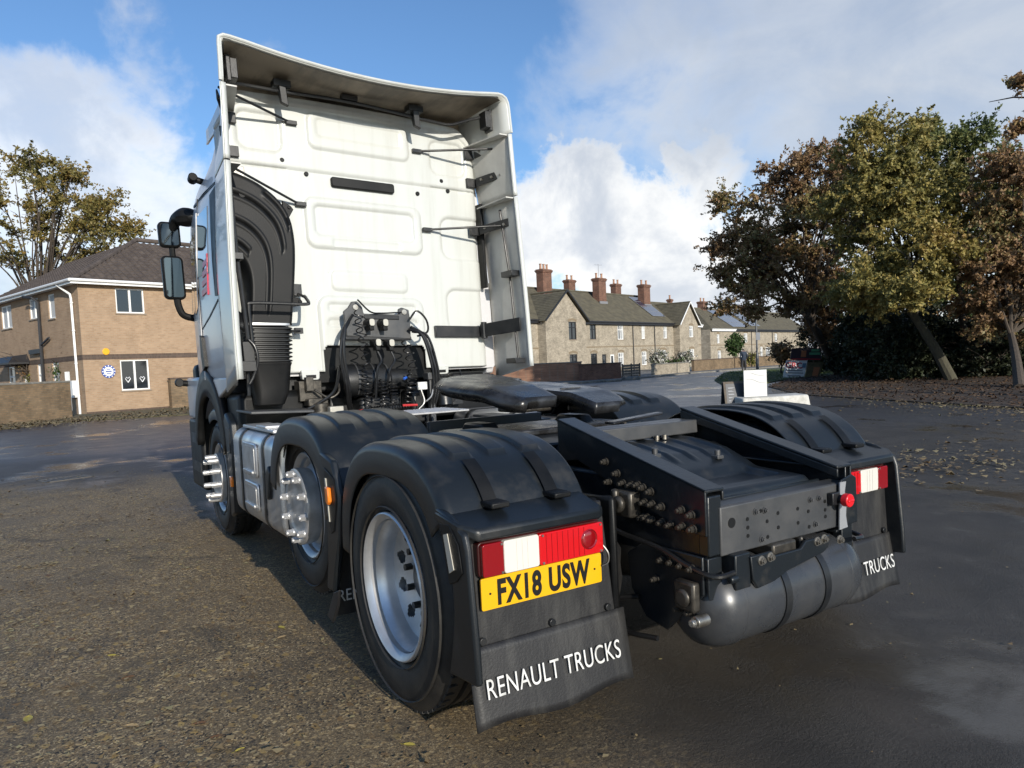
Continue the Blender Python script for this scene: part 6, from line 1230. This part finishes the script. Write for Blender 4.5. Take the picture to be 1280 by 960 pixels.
hB, fB = terrace('terrace house with a dark window and a white framed window beside the gabled end house', us[1], us[2], P1, DEP, ZE1, ZR1, [(737, 745.3, 406, 424, 'd'), (771.6, 779.6, 406.5, 424.4, 'w'), (738.4, 746.8, 442, 456, 'd'), (772.7, 780.2, 441, 458, 'w')], [(752.5, 757.7, 443, 'd'), (762.8, 768, 443, 'w')], pipes=(791,))
hC, fC = terrace('terrace house with a long solar panel on its roof and white flowers below', us[2], us[3], P1, DEP, ZE1, ZR1, [(801.6, 806.4, 407.5, 423.5, 'c'), (829, 834, 408, 423, 'w'), (802, 808.7, 439.5, 456, 'w'), (824, 833, 438, 454, 'w')], [], pipes=(818,))
hD, fD = terrace('terrace house whose front gable has white bargeboards', us[3], us[4]+.5, P1, DEP, ZE1-.1, ZR1-.6, [(853.4, 858.8, 408, 422, 'w'), (853.8, 860, 437, 445, 'w')], [], gable=(844, 873, 378, .8), verge='white_upvc', pipes=(842.8,))
us2 = [U(888, P2), U(918, P2), U(955, P2), U(1010, P2)]
hE, fE = terrace('hip roofed house with a bare side wall and bright solar panels', us2[0], us2[1], P2, 9, 4.7, 8.0, [(896, 899.5, 418, 429, 'w'), (897, 901.5, 438.5, 451, 'w')], [], hip0=True, verge='white_upvc')
hF, fF = terrace('far terrace house behind the round green bush', us2[1], us2[2], P2, 9, 4.7, 8.0, [(929.7, 934.4, 416.6, 427.8, 'w'), (950, 953.5, 433.5, 447, 'w')], [(924, 928, 437, 'w')], verge='timber_black', pipes=(939,))
hG, fG = terrace('farthest terrace house partly hidden by the russet tree', us2[2], us2[3], P2, 9, 4.7, 8.0, [(968, 971.5, 417, 427, 'w'), (957, 963, 434, 447, 'w'), (969, 973, 434.5, 446, 'w')], [], pipes=(965,))
def put_chimney(H, fr, u0, perp, px, y1, w, dp, p, pots, z0):
    u, z1 = fu(px, y1, perp+p); chimney(H, fr, u-u0, p, w, dp, z0, z1, pots)
put_chimney(hA, fA, us[0], P1, 679.5, 337, 1.35, .8, 3.2, 3, 7.2); put_chimney(hB, fB, us[1], P1, 748.5, 348, 1.35, .8, 2.9, 2, 6.8); put_chimney(hC, fC, us[2], P1, 804.5, 356, 1.4, .8, 2.9, 2, 6.8)
put_chimney(hA, fA, us[0], P1, 711.5, 350, 1.2, .7, 7.0, 2, 6.8); put_chimney(hC, fC, us[2], P1, 769.5, 355, 1.2, .7, 7.0, 2, 6.8); put_chimney(hE, fE, us2[0], P2, 877.5, 377, 1.35, .9, 4.5, 2, 6.8); put_chimney(hF, fF, us2[1], P2, 907, 386, 1.5, .8, 4.6, 3, 6.8); put_chimney(hD, fD, us[3], P1, 837, 374, .5, .5, 6, 1, 7.0)
def solar(H, perp, ze, zr, depth, root_u, corners, nx, ny):
    half = depth/2+.3; rise = zr-ze; P0 = O1+B3*(perp-.3)+Vector((0, 0, ze)); nrm = (B3*(-rise)+Vector((0, 0, half))).normalized(); q = []
    for px, py in corners: d = ray(px, py); t = (P0-CAM).dot(nrm)/d.dot(nrm); q.append(CAM+d*t+nrm*.09-(O1+A3*root_u+B3*perp))
    a = (q[0]+q[3])/2; su = A3; sv = (B3*half+Vector((0, 0, rise))).normalized()
    uu = [(p-q[3]).dot(su) for p in q]; vv = [(p-q[3]).dot(sv) for p in q]; W0, W1, V0, V1 = (uu[0]+uu[3])/2, (uu[1]+uu[2])/2, (vv[2]+vv[3])/2, (vv[0]+vv[1])/2; o0 = q[3]
    for i in range(nx):
        for j in range(ny):
            a0, a1 = lerp(W0, W1, i/nx)+.03, lerp(W0, W1, (i+1)/nx)-.03; b0, b1 = lerp(V0, V1, j/ny)+.03, lerp(V0, V1, (j+1)/ny)-.03
            pt = lambda a_, b_, h: o0+su*a_+sv*b_+nrm*h
            mb = MB(); mb.hexa([pt(a0, b0, 0), pt(a1, b0, 0), pt(a1, b1, 0), pt(a0, b1, 0), pt(a0, b0, .04), pt(a1, b0, .04), pt(a1, b1, .04), pt(a0, b1, .04)]); fr_ = mb.build('solar_panel', 'solar_frame', H, smooth=0)
            mb = MB(); mb.add([pt(a0+.04, b0+.04, .043), pt(a1-.04, b0+.04, .043), pt(a1-.04, b1-.04, .043), pt(a0+.04, b1-.04, .043)], [(0, 1, 2, 3)]); mb.build('solar_cells', 'solar_cell', fr_, smooth=0)
solar(hC, P1, ZE1, ZR1, DEP, us[2], [(785, 373), (799, 372), (831, 396), (818, 397)], 1, 4)
solar(hE, P2, 4.7, 8.0, 9, us2[0], [(887, 389), (905, 389), (931, 409), (914, 410)], 3, 4); solar(hF, P2, 4.7, 8.0, 9, us2[1], [(916, 391), (925, 392), (948, 408), (935, 408.5)], 3, 3)
# television aerial
mb = MB(); u, z = fu(747.5, 330, P1+2.9); p = O1+A3*u+B3*(P1+2.9); mb.tube([(p.x, p.y, z-1.3), (p.x, p.y, z)], .02, 5); mb.tube([(p.x-.5, p.y, z-.1), (p.x+.5, p.y, z-.1)], .015, 5); TA = mb.build('aerial', 'lead'); TA.location = -(O1+A3*us[1]+B3*P1); TA.parent = hB
# front garden walls and fence
def yard_wall(name, label, p0, p1, h, mat, th=.23, cap='kerb_stone', cat='wall'):
    a, b_ = Vector((*G2d(*p0), 0)), Vector((*G2d(*p1), 0)); d_ = (b_-a); l_ = d_.length; d_.normalize(); t = thing(name, label, cat, a); f_ = frame3((0, 0, 0), (d_.x, d_.y), (-d_.y, d_.x))
    mb = MB(); fbox(mb, f_, 0, l_, 0, th, -.05, h); mb.build('wall', mat, t, smooth=0)
    if cap: mb = MB(); fbox(mb, f_, -.03, l_+.03, -.04, th+.04, h, h+.07); mb.build('coping', cap, t, smooth=0)
    return t, f_, l_
yard_wall('front_wall', 'orange brick front garden wall below the gabled end house', (610, 481.5), (726.5, 477.5), 1.25, 'orange_brick')
yard_wall('front_wall', 'dark red brick front garden wall beside the timber fence', (727.2, 478), (777, 474.5), 1.08, 'red_brick', cap='dark_brick')
yard_wall('front_wall', 'low pale brick front garden wall with white flowers behind', (818, 470.5), (862, 466.3), .82, 'old_buff')
yard_wall('front_wall', 'long dark brick front garden wall under the hip roofed house', (868, 465.5), (918, 461.3), .95, 'garden_brick', cap='dark_brick')
yard_wall('front_wall', 'dark brick front garden wall behind the lamp post', (919, 461), (1000, 455.8), .95, 'garden_brick', cap='dark_brick')
a, b_ = Vector((*G2d(778, 474.3), 0)), Vector((*G2d(800, 472.2), 0)); d_ = b_-a; l_ = d_.length; d_.normalize(); FN = thing('timber_fence', 'dark weathered timber fence between the front garden walls', 'fence', a); f_ = frame3((0, 0, 0), (d_.x, d_.y), (-d_.y, d_.x))
for k in range(5): mb = MB(); fbox(mb, f_, 0, l_, 0, .03, .08+k*.18, .24+k*.18); mb.build('fence_rail', 'timber_grey', FN, smooth=0)
for k in range(3): mb = MB(); x = k*(l_-.1)/2; fbox(mb, f_, x, x+.1, -.06, -.002, -.02, 1.02); mb.build('fence_post', 'timber_grey', FN, smooth=0)
sheet('pavement', [G2d(600, 485), G2d(727, 479.5), G2d(800, 473.5), G2d(870, 466.8), G2d(1000, 457.2), G2d(1000, 455), (110, 90), (40, 80), (20, 55)], .10, 'kerb_stone')
# planter ring at the kerb
w = gnd(789, 475); mb = MB(); mb.lathe([(.42, 0), (.58, 0), (.58, .16), (.52, .22), (.42, .16)], (0, 0, 0), (0, 0, 1), 32, True); o = mb.build('stone_ring', 'kerb_stone'); o.location = w; tag(o, 'flat round stone ring lying by the kerb near the timber fence', 'stone ring')
w = gnd(765, 477); mb = MB(); mb.prism(rrect(-.55, .55, -.4, .4, .2), 'z', 0, .14); o = mb.build('stone_slab', 'kerb_stone', bevel=.03); o.location = w; tag(o, 'flat pale stone slab lying beside the round stone ring', 'slab')
# shrubs in the gardens
MT['leaf_bush'] = leaf_material('leaf_bush', [(.020, .045, .010), (.045, .085, .020), (.075, .12, .03)], .6, .2); MT['leaf_white'] = leaf_material('leaf_white', [(.03, .05, .02), (.06, .08, .03), (.55, .53, .48), (.62, .60, .56)], .7, .1, 3)
MT['leaf_limes'] = leaf_material('leaf_limes', [(.12, .12, .02), (.22, .20, .03)], .7, .2)
shrub('garden_bush', 'round bright green bush in front of the far terrace house', 918, 431, 88, 9, 13, 2600, 'leaf_bush', .32, None, 40)
shrub('garden_bush', 'white flowering shrub below the house with the long solar panel', 823, 449, 70, 9, 9, 1500, 'leaf_white', .25, None, 30)
shrub('garden_bush', 'small white flowering shrub in front of the white bargeboard gable', 856, 450, 74, 7, 8, 1200, 'leaf_white', .25, None, 30)
shrub('garden_bush', 'small dark green shrub by the pale brick front garden wall', 843, 456, 66, 7, 5, 900, 'leaf_bush', .22, None, 20)
shrub('garden_bush', 'red tinged shrub beside the sponsor boards', 977, 442, 44, 10, 12, 1800, 'leaf_red', .18, None, 30)
shrub('garden_bush', 'lime yellow shrub behind the person', 939, 449, 66, 4, 6, 500, 'leaf_limes', .2, None, 12)
# hanging basket and climbing plants of the brick house
def near_plant(label, px, py, d, r, n, mat, size): c = W(px, py, d); return tree('potted_plant', label, Vector((c[0], c[1], c[2]-r)), [(c, (r, r, r*1.1), 1)], n, size, mat, r0=.03, fork=Vector((c[0], c[1], c[2]-r*.6)), nclu=14, limbs=6, cat='plant', clus=.25)
near_plant('green hanging plant by the ground floor window over the garden wall', 78, 461, 33.5, .38, 700, 'leaf_bush', .10)
near_plant('pink flowering plant above the garden wall', 31, 461, 36, .28, 500, 'leaf_red', .10)
near_plant('yellow leaved plant standing behind the garden wall', 42, 472, 36, .25, 400, 'leaf_limes', .10)
# ================================================================== boards, sign, block, lamp post, person
mk('board_white', (.80, .80, .81), .5, col2=(.70, .70, .72), vs_=3); mk('board_purple', (.055, .030, .045), .5, col2=(.03, .03, .04), vs_=2); mk('board_photo', (.16, .12, .07), .5, col2=(.05, .055, .03), vs_=3); mk('print_red', (.42, .03, .05), .5); mk('print_blue', (.12, .22, .34), .5); mk('print_green', (.10, .34, .20), .5); mk('print_skin', (.40, .16, .08), .5); mk('print_grey', (.2, .21, .23), .5)
def board(name, label, cs, d0, d1, mat, th=.03):
    q = [np.array(atd(x, y, d)) for (x, y), d in zip(cs, (d1, d1, d0, d0))]  # TL TR BR BL
    base = Vector((q[2]+q[3])/2); base.z = 0; t = thing(name, label, 'board', base); q = [Vector(p)-base for p in q]; n_ = (q[1]-q[0]).cross(q[3]-q[0]).normalized()
    if n_.dot(base+q[0]-CAM) > 0: n_ = -n_
    mb = MB(); mb.hexa([q[3], q[2], q[2]-n_*th, q[3]-n_*th, q[0], q[1], q[1]-n_*th, q[0]-n_*th]); pn = mb.build('board_face', mat, t, smooth=0)
    for p in (q[2], q[3]):
        pi = p.lerp((q[2]+q[3])/2, .15)-n_*.06; mb = MB(); top = pi.lerp((q[0]+q[1])/2, .6)-n_*.05; mb.tube([(pi.x, pi.y, -.05), top], .03, 6); mb.build('board_post', 'timber_grey', t)
    f2 = lambda a_, b_, h=.02: q[3].lerp(q[2], a_).lerp(q[0].lerp(q[1], a_), b_)+n_*h
    return t, pn, f2, (q[2]-q[3]).normalized(), (q[0]-q[3]).normalized(), (q[2]-q[3]).length
def bar(pn, f2, a0, a1, b0, b1, mat, name='print_line'): mb = MB(); mb.add([f2(a0, b0), f2(a1, b0), f2(a1, b1), f2(a0, b1)], [(0, 1, 2, 3)]); mb.build(name, mat, pn, smooth=0)
t, pn, f2, bx_, by_, bl_ = board('sponsor_board', 'white leaning board with red GRC lettering on the grass', [(983, 450), (1009.4, 450), (1004.7, 473.7), (978.4, 472.8)], 37, 37.3, 'board_white')
text_mesh('board_lettering', 'GRC', 'print_red', bl_*.42, f2(.05, .56, .03), bx_, (by_-bx_*by_.dot(bx_)), pn, xs=.92, bold=.012, ext=.001)
bar(pn, f2, .80, .97, .58, .82, 'print_blue'); bar(pn, f2, 0.02, .98, .97, 1.0, 'print_red'); bar(pn, f2, .12, .86, .40, .45, 'print_grey'); bar(pn, f2, .08, .92, .27, .32, 'print_grey'); bar(pn, f2, .2, .8, .12, .17, 'print_grey')
t, pn, f2, *_ = board('poster_board', 'dark purple poster board with green lines above the white board', [(989.7, 435.3), (1027, 433.4), (1026, 450.3), (987.8, 449.4)], 37.6, 37.7, 'board_purple')
bar(pn, f2, .66, .93, .66, .84, 'print_green'); bar(pn, f2, .60, .97, .40, .58, 'print_green'); bar(pn, f2, .33, .50, .22, .74, 'print_skin'); bar(pn, f2, .02, .98, .03, .10, 'print_red')
t, pn, f2, *_ = board('photo_board', 'brown picture board leaning next to the white board', [(1009.8, 452.8), (1029.4, 453), (1023.4, 475), (1006, 473.2)], 37.0, 37.3, 'board_photo')
bar(pn, f2, .45, .85, .15, .7, 'board_white' if False else 'print_skin')
# pavement sign, notice and block in front of it
mk('slate_board', (.020, .024, .032), .45); mk('concrete_white', (.55, .54, .50), .8, col2=(.38, .37, .33), vs_=9, bump=.4, bs=30); mk('notice_white', (.60, .60, .58), .5)
DS = 13.0
def PV(px, py, d=DS): return Vector(atd(px, py, d))
ab = gnd(916, 540); sb_ = PV(903, 477.5); s_r = PV(931.5, 477)
AB = thing('pavement_sign', 'dark folding pavement sign with chalk writing next to the white block', 'sign', (sb_.x, sb_.y, 0))
ux = (s_r-sb_); ux.z = 0; wS = ux.length+.12; ux.normalize(); uyv = Vector((-ux.y, ux.x, 0)); hS = sb_.z
def fS(x, d, z): return ux*x+uyv*d+Vector((0, 0, z))
for sg, nm in ((-1, 'front_leaf'), (1, 'rear_leaf')):
    mb = MB(); mb.hexa([fS(0, sg*.26, .0), fS(wS, sg*.26, .0), fS(wS, sg*.26+sg*.025, .0), fS(0, sg*.26+sg*.025, .0), fS(0, sg*.02, hS), fS(wS, sg*.02, hS), fS(wS, sg*.045, hS), fS(0, sg*.045, hS)]); lf = mb.build(nm, 'timber_grey' if sg < 0 else 'slate_board', AB, smooth=0)
    if sg < 0:
        g = lambda a_, z, e=.0: fS(a_, -.26+.24*(z/hS)-.027-e-.0, z)
        mb = MB(); mb.add([g(.035, .06), g(wS-.035, .06), g(wS-.035, hS-.035), g(.035, hS-.035)], [(0, 1, 2, 3)]); bf = mb.build('chalk_face', 'slate_board', lf, smooth=0)
        for k in range(8):
            z = hS-.12-.055*k; mb = MB(); mb.add([g(.07, z, .003), g(.10+.10*random.random(), z, .003), g(.10+.10*random.random(), z+.02, .003), g(.07, z+.02, .003)], [(0, 1, 2, 3)]); mb.build('chalk_line', 'print_grey', lf, smooth=0)
mb = MB(); fb0 = PV(929, 498, 12.6); fb1 = PV(1013, 496, 12.9); dv = fb1-fb0; dv.z = 0; lB = dv.length; dv.normalize(); dn = Vector((-dv.y, dv.x, 0)); hB_ = fb0.z
BK = thing('concrete_block', 'long white painted concrete block beside the pavement sign', 'block', (fb0.x, fb0.y, 0))
def fBk(x, d, z): return dv*x+dn*d+Vector((0, 0, z))
mb.hexa([fBk(0, -.08, 0), fBk(lB+.05, -.08, 0), fBk(lB+.05, .45, 0), fBk(0, .45, 0), fBk(0, 0, hB_), fBk(lB-.03, 0, hB_), fBk(lB-.03, .38, hB_+.02), fBk(0, .38, hB_+.02)]); mb.build('block', 'concrete_white', BK, bevel=.03, segs=3)
nb0, nb1, nb2 = PV(930.5, 497, 12.75), PV(959, 496, 12.75), PV(957.8, 462, 12.8)
NB = thing('notice_board', 'plain white notice board standing on the concrete block', 'board', nb0); e1 = nb1-nb0; hN = nb2.z-nb1.z; nn = Vector((-e1.y, e1.x, 0)).normalized()
mb = MB(); zz0 = hB_+.012-nb0.z; mb.hexa([Vector((0, 0, zz0)), Vector((e1.x, e1.y, zz0)), Vector((e1.x, e1.y, zz0))+nn*.02, Vector((0, 0, zz0))+nn*.02, Vector((0, 0, hN)), Vector((e1.x, e1.y, hN)), Vector((e1.x, e1.y, hN))+nn*.02, Vector((0, 0, hN))+nn*.02]); mb.build('notice_face', 'notice_white', NB, smooth=0)
mb = MB(); zc = hN*.62; mb.tube([Vector((e1.x*t_, e1.y*t_, zc+.03*math.sin(6*t_)-.02*t_))-nn*.003 for t_ in np.linspace(.1, .95, 12)], .003, 4); mb.tube([Vector((e1.x*t_, e1.y*t_, zc+.12+.04*math.cos(4*t_)))-nn*.003 for t_ in np.linspace(.3, .9, 12)], .003, 4); mb.build('scribble', 'print_grey', NB)
# lamp post
w = gnd(947, 466.5); LP = thing('lamp_post', 'thin grey lamp post standing in front of the far terrace', 'lamp post', w); mk('post_grey', (.09, .095, .10), .5, .5)
mb = MB(); mb.lathe([(.10, 0), (.10, 1.2), (.06, 1.3), (.05, 6.6), (.04, 7.2), (0, 7.2)], (0, 0, 0), (0, 0, 1), 12); mb.build('post', 'post_grey', LP)
mb = MB(); mb.tube(bez([(0, 0, 7.1), (.1, -.15, 7.4), (.35, -.5, 7.5)], 6), .035, 8); mb.build('lamp_arm', 'post_grey', LP); mb = MB(); mb.ball((.5, -.7, 7.5), (.3, .22, .09), 14, 8); mb.build('lamp_head', 'post_grey', LP)
mb = MB(); mb.box(-.2, .2, -.12, -.1, 2.2, 2.7); mb.build('post_plate', 'print_grey', LP)
# person
mk('jacket_navy', (.020, .032, .055), .8); mk('trousers', (.03, .03, .035), .85); mk('skin', (.42, .25, .18), .6); mk('hair', (.012, .010, .009), .6)
pw = gnd(930, 464.3)
V = [(0, 0, .95), (0, .01, 1.12), (0, .01, 1.32), (0, 0, 1.45), (0, -.01, 1.53), (0, -.03, 1.62), (0, -.03, 1.70)]; Ed = [(0, 1), (1, 2), (2, 3), (3, 4), (4, 5), (5, 6)]; Rr = [.17, .16, .18, .15, .055, .085, .075]
for s in (-1, 1):
    k = len(V); V += [(s*.19, 0, 1.43), (s*.25, .03, 1.16), (s*.23, -.10, .95), (s*.22, -.15, .87)]; Rr += [.07, .055, .045, .04]; Ed += [(3, k), (k, k+1), (k+1, k+2), (k+2, k+3)]
    k = len(V); st_ = .12*s; V += [(s*.10, 0, .86), (s*.11, -st_*.6, .48), (s*.11, st_*.5-.02, .08), (s*.12, st_*.5-.16, .03)]; Rr += [.105, .075, .05, .04]; Ed += [(0, k), (k, k+1), (k+1, k+2), (k+2, k+3)]
me = bpy.data.meshes.new('person'); me.from_pydata(V, Ed, []); ob = bpy.data.objects.new('person', me); COL.objects.link(ob); ob.modifiers.new('skin', 'SKIN'); ob.modifiers.new('sub', 'SUBSURF').levels = 2; ob.modifiers['sub'].render_levels = 2
for i, sv in enumerate(me.skin_vertices[0].data): sv.radius = (Rr[i], Rr[i]); sv.use_root = (i == 0)
dg = bpy.context.evaluated_depsgraph_get(); dg.update(); m2 = bpy.data.meshes.new_from_object(ob.evaluated_get(dg)); bpy.data.objects.remove(ob)
for nm in ('jacket_navy', 'trousers', 'skin', 'hair'): m2.materials.append(MT[nm])
for p in m2.polygons:
    c = p.center; p.use_smooth = True
    p.material_index = 3 if (c.z > 1.66 or (c.z > 1.56 and c.y > -.02)) else 2 if c.z > 1.50 or (c.z < .93 and abs(c.x) > .19) else 0 if c.z > .84 else 1
po = link('person', m2); po.location = pw; po.rotation_euler = (0, 0, rad(150)); tag(po, 'person in a dark navy coat walking along the lane by the grass', 'person')
